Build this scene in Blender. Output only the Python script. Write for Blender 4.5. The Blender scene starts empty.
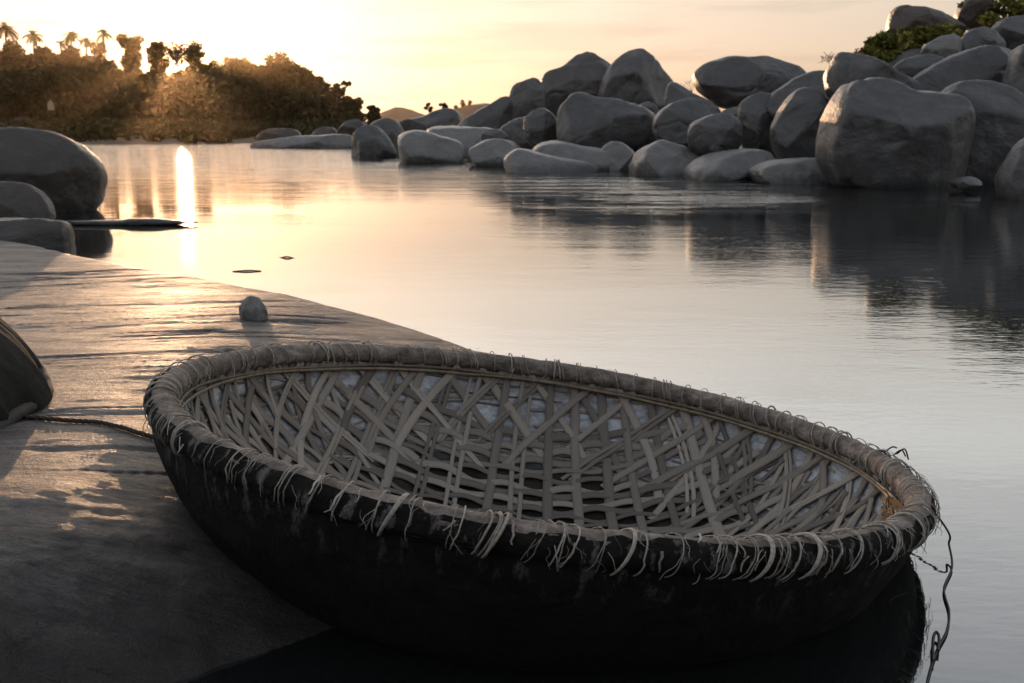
import bpy, math, random
import numpy as np
from mathutils import Matrix, Vector

# ------------------------------------------------------------------ camera, light, exposure
scene = bpy.context.scene
COL = scene.collection
W, H_PX, FOC, HORIZON = 1024, 683, 995.0, 125.0
CAM_Z = 1.175
PITCH = math.atan((341.5 - HORIZON) / FOC)

cam_data = bpy.data.cameras.new('camera')
cam = bpy.data.objects.new('camera', cam_data)
COL.objects.link(cam)
cam.location = (0, 0, CAM_Z)
cam.rotation_euler = (math.radians(90) - PITCH, 0, 0)
cam_data.sensor_width = 36.0
cam_data.lens = 36.0 * FOC / W
cam_data.clip_start = 0.05
cam_data.clip_end = 3000
cam_data.dof.use_dof = True
cam_data.dof.focus_distance = 2.7
cam_data.dof.aperture_fstop = 8.0
scene.camera = cam

SUN_EL, SUN_AZ = math.radians(3.7), math.radians(-18.0)      # azimuth from +Y, positive to +X
SUN_DIR = Vector((math.sin(SUN_AZ) * math.cos(SUN_EL), math.cos(SUN_AZ) * math.cos(SUN_EL), math.sin(SUN_EL)))

world = bpy.data.worlds.new('World')
scene.world = world
world.use_nodes = True
wt = world.node_tree
wt.nodes.clear()
w_out = wt.nodes.new('ShaderNodeOutputWorld')
w_bg = wt.nodes.new('ShaderNodeBackground')
sky = wt.nodes.new('ShaderNodeTexSky')
sky.sky_type = 'NISHITA'
sky.sun_disc = False
sky.sun_elevation = SUN_EL
sky.sun_rotation = SUN_AZ
sky.air_density = 1.0
sky.dust_density = 1.0
sky.ozone_density = 1.0
w_bg.inputs['Strength'].default_value = 0.12
# thin cloud streaks low over the right shore
tc = wt.nodes.new('ShaderNodeTexCoord')
mp = wt.nodes.new('ShaderNodeMapping')
mp.inputs['Scale'].default_value = (3.0, 3.0, 34.0)
nz = wt.nodes.new('ShaderNodeTexNoise')
nz.inputs['Scale'].default_value = 1.6
nz.inputs['Detail'].default_value = 5.0
rmp = wt.nodes.new('ShaderNodeMapRange')
rmp.inputs['From Min'].default_value = 0.50
rmp.inputs['From Max'].default_value = 0.72
rmp.inputs['To Min'].default_value = 1.0
rmp.inputs['To Max'].default_value = 0.80
mulc = wt.nodes.new('ShaderNodeMix')
mulc.data_type = 'RGBA'
mulc.blend_type = 'MULTIPLY'
mulc.inputs['Factor'].default_value = 1.0
wt.links.new(tc.outputs['Generated'], mp.inputs['Vector'])
wt.links.new(mp.outputs['Vector'], nz.inputs['Vector'])
wt.links.new(nz.outputs['Fac'], rmp.inputs['Value'])
gam = wt.nodes.new('ShaderNodeGamma')                    # hazy evening air: the glow is spread over the sky
gam.inputs['Gamma'].default_value = 0.42
hsv = wt.nodes.new('ShaderNodeHueSaturation')
hsv.inputs['Saturation'].default_value = 0.64
tint = wt.nodes.new('ShaderNodeMix')
tint.data_type = 'RGBA'
tint.blend_type = 'MULTIPLY'
tint.inputs['Factor'].default_value = 1.0
sepz = wt.nodes.new('ShaderNodeSeparateXYZ')
tcol = wt.nodes.new('ShaderNodeValToRGB')                # peach near the horizon, paler higher up, cooler overhead
for e, (p_, c_) in zip([tcol.color_ramp.elements[0], tcol.color_ramp.elements[1]] + [tcol.color_ramp.elements.new(0.5) for _ in range(2)],
                       ((0.0, (0.42, 0.335, 0.315)), (1.0, (0.46, 0.47, 0.55)), (0.12, (0.58, 0.50, 0.46)), (0.28, (1.60, 1.52, 1.47)))):
    e.position, e.color = p_, (*c_, 1)
tmid = tcol.color_ramp.elements.new(0.62)
tmid.color = (0.52, 0.53, 0.60, 1)
wt.links.new(tc.outputs['Generated'], sepz.inputs['Vector'])
wt.links.new(sepz.outputs['Z'], tcol.inputs['Fac'])
wt.links.new(tcol.outputs['Color'], tint.inputs['B'])
gain = wt.nodes.new('ShaderNodeMix')
gain.data_type = 'RGBA'
gain.blend_type = 'MULTIPLY'
gain.inputs['Factor'].default_value = 1.0
gain.inputs['B'].default_value = (4.3, 4.3, 4.3, 1)      # x4.3 before the 0.47 power doubles it after
wt.links.new(sky.outputs['Color'], gain.inputs['A'])
wt.links.new(gain.outputs['Result'], gam.inputs['Color'])
wt.links.new(gam.outputs['Color'], hsv.inputs['Color'])
wt.links.new(hsv.outputs['Color'], tint.inputs['A'])
wt.links.new(tint.outputs['Result'], mulc.inputs['A'])
wt.links.new(rmp.outputs['Result'], mulc.inputs['B'])
wt.links.new(mulc.outputs['Result'], w_bg.inputs['Color'])
wt.links.new(w_bg.outputs['Background'], w_out.inputs['Surface'])

sun_data = bpy.data.lights.new('sun', 'SUN')
sun_data.energy = 2.2
sun_data.angle = math.radians(0.53)
sun_data.color = (1.0, 0.60, 0.33)
sun = bpy.data.objects.new('sun', sun_data)
COL.objects.link(sun)
sun.location = (-30, 90, 60)
sun.rotation_euler = (-SUN_DIR).to_track_quat('-Z', 'Y').to_euler()

scene.view_settings.view_transform = 'Standard'
scene.view_settings.look = 'None'
scene.view_settings.gamma = 1.0
scene.view_settings.exposure = 1.87
scene.view_settings.use_curve_mapping = False
scene.cycles.use_denoising = True
scene.cycles.max_bounces = 6
scene.cycles.volume_bounces = 0
scene.cycles.caustics_reflective = False
scene.cycles.caustics_refractive = False

# ------------------------------------------------------------------ helpers
RNG = random.Random(7)
CP, SP = math.cos(PITCH), math.sin(PITCH)


def at(px, py, Y):
    """point in the world seen at that pixel, Y metres ahead"""
    dx, up = px - 512.0, 341.5 - py
    d = np.array([dx, FOC * CP + up * SP, -FOC * SP + up * CP])
    return np.array([0, 0, CAM_Z]) + d / d[1] * Y


def at_z(px, py, z):
    dx, up = px - 512.0, 341.5 - py
    d = np.array([dx, FOC * CP + up * SP, -FOC * SP + up * CP])
    return np.array([0, 0, CAM_Z]) + d * ((z - CAM_Z) / d[2])


def vnoise(p, seed=0):
    p = np.asarray(p, float)
    i = np.floor(p).astype(np.int64)
    f = p - i
    f = f * f * f * (f * (f * 6 - 15) + 10)
    def h(o):
        q = i + np.array(o)
        n = (q[..., 0] * 374761393 + q[..., 1] * 668265263 + q[..., 2] * 2147483647 + seed * 974634541) & 0xffffffff
        n = ((n ^ (n >> 13)) * 1274126177) & 0xffffffff
        n = ((n ^ (n >> 16)) * 2246822519) & 0xffffffff
        return ((n ^ (n >> 15)) & 0xffff) / 32767.5 - 1.0
    x, y, z = f[..., 0], f[..., 1], f[..., 2]
    l = lambda a, b, t: a + (b - a) * t
    return l(l(l(h((0,0,0)), h((1,0,0)), x), l(h((0,1,0)), h((1,1,0)), x), y),
             l(l(h((0,0,1)), h((1,0,1)), x), l(h((0,1,1)), h((1,1,1)), x), y), z)


def fbm(p, oct=4, seed=0, gain=0.5):
    p = np.asarray(p, float)
    s, a = 0, 1.0
    for k in range(oct):
        s = s + a * vnoise(p * (2.03 ** k) + 17.3 * k, seed + k)
        a *= gain
    return s


def link_mesh(name, verts, faces, mat, parent=None, uv=None, smooth=True, col=None):
    me = bpy.data.meshes.new(name)
    verts = np.asarray(verts, np.float32)
    faces = [f if isinstance(f, (list, tuple)) else f for f in faces] if not isinstance(faces, np.ndarray) else faces
    me.from_pydata(verts.tolist(), [], faces.tolist() if isinstance(faces, np.ndarray) else faces)
    if smooth:
        me.polygons.foreach_set('use_smooth', np.ones(len(me.polygons), bool))
    if uv is not None:
        ul = me.uv_layers.new(name='UVMap')
        li = np.empty(len(me.loops), np.int32)
        me.loops.foreach_get('vertex_index', li)
        ul.data.foreach_set('uv', np.asarray(uv, np.float32)[li].ravel())
    if col is not None:
        ca = me.attributes.new('tone', 'FLOAT', 'POINT')
        ca.data.foreach_set('value', np.asarray(col, np.float32))
    me.materials.append(mat)
    me.update()
    o = bpy.data.objects.new(name, me)
    COL.objects.link(o)
    if parent is not None:
        o.parent = parent
    return o


def empty(name, loc=(0, 0, 0)):
    o = bpy.data.objects.new(name, None)
    o.empty_display_size = 0.2
    o.location = loc
    COL.objects.link(o)
    return o


def tag(o, label=None, cat=None, group=None, kind=None):
    if label: o['label'] = label
    if cat: o['category'] = cat
    if group: o['group'] = group
    if kind: o['kind'] = kind
    return o


def grid_faces(nu, nv, wrap_u=False, wrap_v=False):
    iu = np.arange(nu if wrap_u else nu - 1)
    iv = np.arange(nv if wrap_v else nv - 1)
    a, b = np.meshgrid(iu, iv, indexing='ij')
    a2, b2 = (a + 1) % nu, (b + 1) % nv
    return np.stack([a * nv + b, a2 * nv + b, a2 * nv + b2, a * nv + b2], -1).reshape(-1, 4)


class MB:
    """collects pieces of one mesh"""
    def __init__(self):
        self.v, self.f, self.c, self.uv, self.n = [], [], [], [], 0
    def add(self, v, f, tone=0.5, uv=None):
        v = np.asarray(v, float)
        self.v.append(v)
        self.f += (np.asarray(f) + self.n).tolist()
        self.c.append(np.full(len(v), tone) if np.isscalar(tone) else np.asarray(tone))
        self.uv.append(np.zeros((len(v), 2)) if uv is None else np.asarray(uv))
        self.n += len(v)
    def build(self, name, mat, parent=None, smooth=True):
        return link_mesh(name, np.concatenate(self.v), self.f, mat, parent, np.concatenate(self.uv), smooth, np.concatenate(self.c))


def tube(pts, rad, n=8, closed=False):
    pts = np.asarray(pts, float)
    m = len(pts)
    rad = np.full(m, rad) if np.isscalar(rad) else np.asarray(rad)
    tg = np.roll(pts, -1, 0) - np.roll(pts, 1, 0) if closed else np.gradient(pts, axis=0)
    tg /= np.linalg.norm(tg, axis=1)[:, None] + 1e-12
    ref = np.array([0.13, 0.21, 0.97]) if abs(tg[0] @ np.array([0.13, 0.21, 0.97])) < 0.9 else np.array([0.97, 0.1, 0.2])
    u = np.cross(tg[0], ref); u /= np.linalg.norm(u)
    vs = []
    t = np.linspace(0, 2 * np.pi, n, endpoint=False)
    for i in range(m):
        u = u - tg[i] * (u @ tg[i]); u /= np.linalg.norm(u) + 1e-12
        w = np.cross(tg[i], u)
        vs.append(pts[i] + rad[i] * (np.cos(t)[:, None] * u + np.sin(t)[:, None] * w))
    v = np.concatenate(vs)
    f = grid_faces(m, n, closed, True).tolist()
    if not closed:
        c0, c1 = len(v), len(v) + 1
        v = np.vstack([v, pts[:1], pts[-1:]])
        f += [[c0, (k + 1) % n, k, k] for k in range(n)] + [[c1, (m - 1) * n + k, (m - 1) * n + (k + 1) % n, (m - 1) * n + (k + 1) % n] for k in range(n)]
        f = [x[:3] if len(set(x)) < 4 else x for x in f]
    return v, f


def add_tube(mb, pts, rad, n=8, closed=False, tone=0.5):
    v, f = tube(pts, rad, n, closed)
    mb.v.append(v); mb.f += [[i + mb.n for i in q] for q in f]
    mb.c.append(np.full(len(v), tone)); mb.uv.append(np.zeros((len(v), 2))); mb.n += len(v)


# ------------------------------------------------------------------ materials
class NT:
    def __init__(self, name):
        self.m = bpy.data.materials.new(name)
        self.m.use_nodes = True
        self.t = self.m.node_tree
        self.b = self.t.nodes['Principled BSDF']
    def n(self, kind, **kw):
        x = self.t.nodes.new(kind)
        for k, v in kw.items():
            if k in x.inputs: x.inputs[k].default_value = v
            else: setattr(x, k, v)
        return x
    def l(self, a, b):
        self.t.links.new(a, b)
    def coord(self, scale=(1, 1, 1), rot=(0, 0, 0), src='Object'):
        if src == 'World':
            c, src = self.n('ShaderNodeNewGeometry'), 'Position'
        else:
            c = self.n('ShaderNodeTexCoord')
        m = self.n('ShaderNodeMapping')
        m.inputs['Scale'].default_value = scale; m.inputs['Rotation'].default_value = rot
        self.l(c.outputs[src], m.inputs['Vector'])
        return m.outputs['Vector']
    def noise(self, vec, scale, detail=5, rough=0.55, dist=0.0):
        x = self.n('ShaderNodeTexNoise'); x.inputs['Scale'].default_value = scale
        x.inputs['Detail'].default_value = detail; x.inputs['Roughness'].default_value = rough
        x.inputs['Distortion'].default_value = dist
        self.l(vec, x.inputs['Vector'])
        return x.outputs['Fac']
    def ramp(self, fac, stops):
        r = self.n('ShaderNodeValToRGB')
        while len(r.color_ramp.elements) < len(stops): r.color_ramp.elements.new(0.5)
        for e, (p, c) in zip(r.color_ramp.elements, stops):
            e.position = p
            e.color = (c, c, c, 1) if np.isscalar(c) else (*c, 1)
        self.l(fac, r.inputs['Fac'])
        return r.outputs['Color']
    def mix(self, fac, a, b, mode='MIX'):
        x = self.n('ShaderNodeMix', data_type='RGBA', blend_type=mode)
        for s, v in (('Factor', fac), ('A', a), ('B', b)):
            if hasattr(v, 'is_linked') or hasattr(v, 'links'): self.l(v, x.inputs[s])
            elif s == 'Factor': x.inputs[s].default_value = v
            else: x.inputs[s].default_value = (*v, 1) if not np.isscalar(v) else (v, v, v, 1)
        return x.outputs['Result']
    def math(self, op, a, b=None):
        x = self.n('ShaderNodeMath', operation=op)
        for k, v in ((0, a), (1, b)):
            if v is None: continue
            if hasattr(v, 'links'): self.l(v, x.inputs[k])
            else: x.inputs[k].default_value = v
        return x.outputs[0]
    def bump(self, height, dist, strength=1.0, normal=None):
        x = self.n('ShaderNodeBump'); x.inputs['Distance'].default_value = dist; x.inputs['Strength'].default_value = strength
        self.l(height, x.inputs['Height'])
        if normal is not None: self.l(normal, x.inputs['Normal'])
        return x.outputs['Normal']
    def done(self, color=None, rough=None, normal=None, spec=None):
        for s, v in (('Base Color', color), ('Roughness', rough), ('Specular IOR Level', spec)):
            if v is None: continue
            if hasattr(v, 'links'): self.l(v, self.b.inputs[s])
            elif s == 'Base Color': self.b.inputs[s].default_value = (*v, 1)
            else: self.b.inputs[s].default_value = v
        if normal is not None: self.l(normal, self.b.inputs['Normal'])
        return self.m


def granite(name, lo, hi, rough=0.46, scale=1.0, stain=0.45):
    k = NT(name)
    v = k.coord(src='World')
    big = k.noise(v, 0.7 * scale, 6, 0.6, 0.4)
    mid = k.noise(v, 4.0 * scale, 6, 0.62)
    fine = k.noise(v, 38.0 * scale, 4, 0.7)
    c = k.ramp(big, [(0.3, lo), (0.7, hi)])
    c = k.mix(0.28, c, k.ramp(mid, [(0.32, tuple(x * 0.6 for x in lo)), (0.68, tuple(min(x * 1.15, 0.7) for x in hi))]))
    c = k.mix(0.35, c, k.ramp(fine, [(0.35, 0.55), (0.65, 1.0)]), 'MULTIPLY')
    st = k.noise(k.coord((2.4, 2.4, 0.35), src='World'), 1.3 * scale, 5, 0.6)       # dark rain streaks
    sepz_ = k.n('ShaderNodeSeparateXYZ'); k.l(v, sepz_.inputs[0])     # wet band at the water
    wz = k.math('ADD', sepz_.outputs['Z'], k.math('MULTIPLY', k.math('SUBTRACT', mid, 0.5), 0.35))
    c = k.mix(1.0, c, k.ramp(wz, [(0.05, 0.35), (0.22, 1.0)]), 'MULTIPLY')
    c = k.mix(stain, c, k.ramp(st, [(0.38, 0.45), (0.58, 1.0)]), 'MULTIPLY')
    n1 = k.bump(big, 0.12)
    n1 = k.bump(mid, 0.045, 1.0, n1)
    n2 = k.bump(fine, 0.006, 1.0, n1)
    return k.done(c, rough, n2, 0.5)


M = {}
M['granite'] = granite('dark_granite', (0.031, 0.030, 0.031), (0.070, 0.069, 0.073))
M['granite_pale'] = granite('pale_granite', (0.075, 0.071, 0.070), (0.14, 0.136, 0.134), 0.42, 1.0, 0.3)
M['granite_brown'] = granite('brown_granite', (0.026, 0.019, 0.0155), (0.048, 0.036, 0.030))


def slab_material():
    k = NT('slab_rock')
    v = k.coord()
    rot = (0, 0, math.radians(-16))
    streak = k.noise(k.coord((0.55, 3.2, 2.0), rot), 3.2, 9, 0.62, 0.5)
    streak2 = k.noise(k.coord((0.42, 6.0, 3.0), rot), 9.0, 8, 0.68, 0.5)
    big = k.noise(v, 0.8, 5, 0.6)
    fine = k.noise(v, 70, 5, 0.7)
    grit = k.noise(v, 210, 3, 0.7)
    c = k.ramp(big, [(0.3, (0.19, 0.165, 0.147)), (0.7, (0.29, 0.257, 0.232))])
    c = k.mix(0.75, c, k.ramp(streak, [(0.3, (0.06, 0.052, 0.048)), (0.48, (0.235, 0.207, 0.19)), (0.72, (0.43, 0.385, 0.355))]))
    c = k.mix(0.75, c, k.ramp(fine, [(0.36, 0.4), (0.60, 1.0)]), 'MULTIPLY')
    crack = k.ramp(streak2, [(0.30, 0.0), (0.38, 1.0)])
    c = k.mix(0.8, c, k.ramp(streak2, [(0.29, 0.25), (0.38, 1.0)]), 'MULTIPLY')
    vein = k.noise(k.coord((0.3, 1.6, 1.0), (0, 0, math.radians(-34))), 2.2, 6, 0.6, 0.8)      # long joints in the rock
    joint = k.ramp(vein, [(0.488, 1.0), (0.5, 0.0), (0.512, 1.0)])
    c = k.mix(0.7, c, k.ramp(vein, [(0.490, 1.0), (0.5, 0.25), (0.510, 1.0)]), 'MULTIPLY')
    n = k.bump(streak, 0.055)
    n = k.bump(streak2, 0.045, 1.0, n)
    n = k.bump(crack, 0.006, 1.0, n)
    n = k.bump(joint, 0.004, 1.0, n)
    n = k.bump(fine, 0.014, 1.0, n)
    n = k.bump(grit, 0.0042, 1.0, n)
    sep = k.n('ShaderNodeSeparateXYZ'); k.l(v, sep.inputs[0])          # wet stain plus painted shade, darkening the slab's low front face
    wz = k.math('ADD', sep.outputs['Z'], k.math('MULTIPLY', k.math('SUBTRACT', big, 0.5), 0.35))
    c = k.mix(1.0, c, k.ramp(wz, [(0.03, (0.16, 0.14, 0.13)), (0.24, 0.62), (0.34, 1.0)]), 'MULTIPLY')
    r = k.ramp(streak, [(0.3, 0.58), (0.7, 0.38)])
    return k.done(c, r, n, 0.8)


M['slab'] = slab_material()


def water_material():
    k = NT('river_water')
    a = k.noise(k.coord((0.5, 1.2, 1)), 0.55, 3, 0.5)
    b = k.noise(k.coord((0.7, 2.2, 1), (0, 0, 0.12)), 2.2, 4, 0.55, 0.3)
    c = k.noise(k.coord((1, 2.6, 1), (0, 0, -0.2)), 9.0, 3, 0.5)
    patch = k.ramp(k.noise(k.coord((0.05, 0.16, 1), (0, 0, 0.1)), 1.0, 4, 0.6), [(0.42, 0.12), (0.62, 1.0)])
    geo = k.n('ShaderNodeNewGeometry'); sp = k.n('ShaderNodeSeparateXYZ'); k.l(geo.outputs['Position'], sp.inputs[0])
    def band(out, a0, a1):
        m = k.n('ShaderNodeMapRange', interpolation_type='SMOOTHSTEP'); k.l(out, m.inputs['Value'])
        m.inputs['From Min'].default_value = a0; m.inputs['From Max'].default_value = a1
        return m.outputs['Result']
    # the current runs broken along the foot of the far boulders
    riff = k.math('MULTIPLY', k.math('MULTIPLY', band(sp.outputs['Y'], 12.0, 17.0), band(sp.outputs['Y'], 34.0, 25.0)), band(sp.outputs['X'], -1.5, 2.0))
    riff = k.math('MULTIPLY', riff, k.ramp(k.noise(k.coord((0.25, 0.9, 1), (0, 0, -0.1)), 1.0, 4, 0.6), [(0.44, 0.0), (0.60, 1.0)]))
    chop = k.noise(k.coord((0.8, 1.6, 1)), 5.0, 3, 0.6)
    # the open reach under the far left bank is ruffled by the breeze
    breeze = k.math('MULTIPLY', band(sp.outputs['Y'], 13.0, 34.0), band(sp.outputs['X'], 4.0, -4.0))
    wind = k.noise(k.coord((0.10, 1.3, 1)), 3.2, 3, 0.5)     # long crests lying across the view
    n = k.bump(k.math('MULTIPLY', wind, breeze), 0.045)
    n = k.bump(k.math('MULTIPLY', chop, riff), 0.022, 1.0, n)
    n = k.bump(a, 0.0035, 1.0, n)
    n = k.bump(k.math('MULTIPLY', b, patch), 0.0032, 1.0, n)
    n = k.bump(k.math('MULTIPLY', c, patch), 0.0016, 1.0, n)
    k.b.inputs['IOR'].default_value = 3.1
    return k.done((0.010, 0.011, 0.011), 0.03, n, 0.5)


M['water'] = water_material()


def simple(name, color, rough=0.7, bump_scale=0, bump_d=0, var=0.25, vs=6.0, spec=0.5, stretch=(1, 1, 1)):
    k = NT(name)
    v = k.coord(stretch)
    x = k.noise(v, vs, 5, 0.6)
    c = k.mix(1.0, color, k.ramp(x, [(0.3, 1.0 - var), (0.7, 1.0)]), 'MULTIPLY')
    n = k.bump(k.noise(v, bump_scale, 4, 0.6), bump_d) if bump_scale else None
    return k.done(c, rough, n, spec)


def toned(name, dark, light, rough=0.7, vs=30, bump=0.001, uvs=None):
    """colour runs from dark to light with the mesh's own 'tone' attribute, plus grain"""
    k = NT(name)
    a = k.n('ShaderNodeAttribute', attribute_name='tone')
    v = k.coord(uvs, src='UV') if uvs else k.coord()
    x = k.noise(v, vs, 5, 0.6)
    c = k.ramp(a.outputs['Fac'], [(0.0, dark), (1.0, light)])
    c = k.mix(0.9, c, k.ramp(x, [(0.30, 0.42), (0.64, 1.0)]), 'MULTIPLY')
    return k.done(c, rough, k.bump(x, bump), 0.3)


def leaf_material(name, dark, light):
    k = NT(name)
    a = k.n('ShaderNodeAttribute', attribute_name='tone')
    c = k.ramp(a.outputs['Fac'], [(0.0, dark), (1.0, light)])
    tr = k.n('ShaderNodeBsdfTranslucent'); k.l(c, tr.inputs['Color'])
    mx = k.n('ShaderNodeMixShader'); mx.inputs[0].default_value = 0.12
    k.l(k.b.outputs[0], mx.inputs[1]); k.l(tr.outputs[0], mx.inputs[2])
    out = [n for n in k.t.nodes if n.type == 'OUTPUT_MATERIAL'][0]
    k.l(mx.outputs[0], out.inputs['Surface'])
    return k.done(c, 0.8, None, 0.04)


M['leaf'] = leaf_material('tree_leaves', (0.022, 0.021, 0.011), (0.050, 0.046, 0.022))
M['bush'] = leaf_material('bush_leaves', (0.06, 0.068, 0.017), (0.24, 0.225, 0.06))
M['palm'] = leaf_material('palm_fronds', (0.035, 0.045, 0.018), (0.075, 0.085, 0.035))
M['bark'] = simple('bark', (0.10, 0.075, 0.055), 0.85, 12, 0.02)
M['bank'] = simple('bank_soil', (0.060, 0.048, 0.034), 0.9, 2.0, 0.15, 0.5, 0.5)
M['tar'] = None
M['plaster'] = simple('white_plaster', (0.15, 0.135, 0.115), 0.7, 0, 0, 0.15, 3)


def tar_material():
    k = NT('tarred_cloth')
    v = k.coord()
    x = k.noise(v, 9, 6, 0.65, 0.4)
    y = k.noise(k.coord((1, 1, 0.35)), 26, 5, 0.65)
    sep = k.n('ShaderNodeSeparateXYZ'); k.l(v, sep.inputs[0])
    up = k.n('ShaderNodeMapRange'); k.l(sep.outputs['Z'], up.inputs['Value'])
    up.inputs['From Min'].default_value = -0.13; up.inputs['From Max'].default_value = 0.0
    scuff = k.math('MULTIPLY', up.outputs['Result'], k.ramp(y, [(0.54, 0.0), (0.62, 1.0)]))
    c = k.ramp(x, [(0.3, (0.007, 0.0065, 0.006)), (0.75, (0.019, 0.017, 0.016))])
    c = k.mix(k.math('MULTIPLY', scuff, 0.30), c, (0.33, 0.32, 0.32))
    n = k.bump(x, 0.03); n = k.bump(y, 0.006, 1.0, n)
    return k.done(c, 0.9, n, 0.10)


M['tar'] = tar_material()
M['tar2'] = simple('weathered_tar', (0.027, 0.025, 0.022), 0.85, 20, 0.01, 0.5, 5, 0.12)


def rim_material():
    k = NT('rim_bark')
    fib = k.noise(k.coord((34, 1.6, 1), src='UV'), 3.0, 7, 0.7, 0.6)
    blot = k.noise(k.coord(), 22, 5, 0.65)
    cross = k.noise(k.coord((160, 0.6, 1), src='UV'), 2.0, 4, 0.6)
    c = k.ramp(fib, [(0.3, (0.075, 0.058, 0.047)), (0.55, (0.235, 0.195, 0.17)), (0.75, (0.42, 0.375, 0.335))])
    c = k.mix(0.6, c, k.ramp(blot, [(0.35, 0.4), (0.62, 1.0)]), 'MULTIPLY')
    n = k.bump(fib, 0.012); n = k.bump(blot, 0.014, 1.0, n); n = k.bump(cross, 0.004, 1.0, n)
    return k.done(c, 0.8, n, 0.3)


M['rim'] = rim_material()
M['cord'] = toned('pale_cord', (0.16, 0.13, 0.105), (0.52, 0.47, 0.41), 0.75, 120, 0.0006)
M['strip'] = toned('bamboo_strips', (0.085, 0.070, 0.059), (0.43, 0.375, 0.325), 0.6, 4.0, 0.0012, (1.5, 40, 1))
M['cane'] = toned('cane', (0.14, 0.105, 0.07), (0.30, 0.235, 0.165), 0.55, 40, 0.0008)


def lining_material():
    k = NT('sack_lining')
    v = k.coord()
    x = k.noise(v, 3.4, 6, 0.6, 0.5)
    y = k.noise(k.coord((1, 1, 3.0)), 24, 5, 0.65, 0.3)
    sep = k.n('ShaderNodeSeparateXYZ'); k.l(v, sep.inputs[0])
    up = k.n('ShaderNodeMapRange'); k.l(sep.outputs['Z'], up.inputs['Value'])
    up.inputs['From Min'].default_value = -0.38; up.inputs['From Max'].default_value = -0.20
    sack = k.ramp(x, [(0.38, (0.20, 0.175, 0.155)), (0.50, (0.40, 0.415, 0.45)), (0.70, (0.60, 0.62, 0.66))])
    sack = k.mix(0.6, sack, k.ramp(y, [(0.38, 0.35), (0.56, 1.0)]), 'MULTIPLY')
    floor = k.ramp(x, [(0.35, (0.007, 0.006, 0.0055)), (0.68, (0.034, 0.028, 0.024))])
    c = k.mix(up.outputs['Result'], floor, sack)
    n = k.bump(y, 0.008)
    return k.done(c, 0.8, n, 0.12)


M['lining'] = lining_material()
M['stone'] = granite('pebble_granite', (0.24, 0.23, 0.22), (0.42, 0.41, 0.40), 0.7, 6.0, 0.3)
M['wire'] = simple('black_cord', (0.012, 0.011, 0.010), 0.6, 60, 0.001)
M['rope'] = simple('dark_rope', (0.045, 0.036, 0.030), 0.8, 90, 0.003)
M['twig'] = simple('wet_twig', (0.05, 0.038, 0.028), 0.7, 40, 0.003)
M['dry_leaf'] = simple('dry_leaf', (0.42, 0.22, 0.08), 0.6, 40, 0.002, 0.4, 30)
M['dry'] = leaf_material('dry_leaves', (0.10, 0.05, 0.03), (0.20, 0.11, 0.06))

# ------------------------------------------------------------------ water, ground
def plane_sheet(name, x0, x1, y0, y1, z, mat):
    v = [(x0, y0, z), (x1, y0, z), (x1, y1, z), (x0, y1, z)]
    return link_mesh(name, v, [[0, 1, 2, 3]], mat, smooth=False)

# --- the coracle's frame (also needed by the slab it rests on)
RC = np.array([0.0847, 2.945, CAM_Z - 0.901])
TX, TY = -0.1384, -0.0807
nn = np.array([-TX, -TY, 1.0]); nn /= np.linalg.norm(nn)
aa = np.array([1, 0, TX]); aa /= np.linalg.norm(aa)
bb = np.cross(nn, aa)
R_HULL, D_HULL, R_RIM, TUBE = 1.13, 0.60, 1.10, 0.036


def prof_r(h, R=R_HULL):
    return R * np.power(np.clip(1 - np.power(h, 1.8), 0, 1), 1 / 2.5)


def bowl_under(P):
    """height of the hull's outside above points P(x,y); 9 where there is none"""
    def outside(z):
        d = np.c_[P, z] - RC
        h = -(d @ nn) / D_HULL
        rho = np.hypot(d @ aa, d @ bb)
        return (h > 1) | (rho > prof_r(np.clip(h, 0, 1)))
    # start just under the rim plane straight above each point
    z_in = RC[2] + (-0.015 - (P[:, 0] - RC[0]) * nn[0] - (P[:, 1] - RC[1]) * nn[1]) / nn[2]
    none = outside(z_in)
    lo, hi = np.full(len(P), -1.0), z_in
    for _ in range(30):
        m = (lo + hi) / 2
        o = outside(m)
        lo, hi = np.where(o, m, lo), np.where(o, hi, m)
    return np.where(none, 9.0, hi)


# the river's surface, with the boat's waterline cut out of it so that the boat stays dry
def water_sheet():
    n = 180
    t = np.linspace(0, 2 * np.pi, n, endpoint=False)
    hs = np.linspace(0, 1, 800)
    ring = []
    for a in t:
        r = prof_r(hs, R_HULL - 0.018)
        P = RC + np.outer(r * math.cos(a), aa) + np.outer(r * math.sin(a), bb) - np.outer(hs * (D_HULL - 0.015), nn)
        ring.append(P[np.argmin(np.abs(P[:, 2]))])
    ring = np.array(ring); ring[:, 2] = 0
    c = ring.mean(0)
    rows = [ring]
    box = np.array([-400.0, 400, -60, 700])
    d = np.c_[ring[:, 0] - c[0], ring[:, 1] - c[1]]
    d /= np.linalg.norm(d, axis=1)[:, None]
    k = np.minimum(np.where(d[:, 0] > 0, (box[1] - c[0]) / np.maximum(d[:, 0], 1e-6), (box[0] - c[0]) / np.minimum(d[:, 0], -1e-6)),
                   np.where(d[:, 1] > 0, (box[3] - c[1]) / np.maximum(d[:, 1], 1e-6), (box[2] - c[1]) / np.minimum(d[:, 1], -1e-6)))
    far = np.c_[c[0] + d[:, 0] * k, c[1] + d[:, 1] * k, 0 * k]
    for f in (0.002, 0.01, 0.04, 0.15, 0.4, 1.0):
        rows.append(ring * (1 - f) + far * f)
    return link_mesh('water', np.concatenate(rows), [q[::-1] for q in grid_faces(len(rows), n, False, True).tolist()], M['water'], smooth=False)


tag(water_sheet(), kind='structure')


def slab_top(x, y):
    z = 0.05 + 0.05 * np.clip(-x - 0.3, 0, 1.2)
    return z + 0.036 * np.clip(6.6 - y, 0, 4.4) * np.clip((-x - 0.2) / 1.0, 0, 1)


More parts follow.
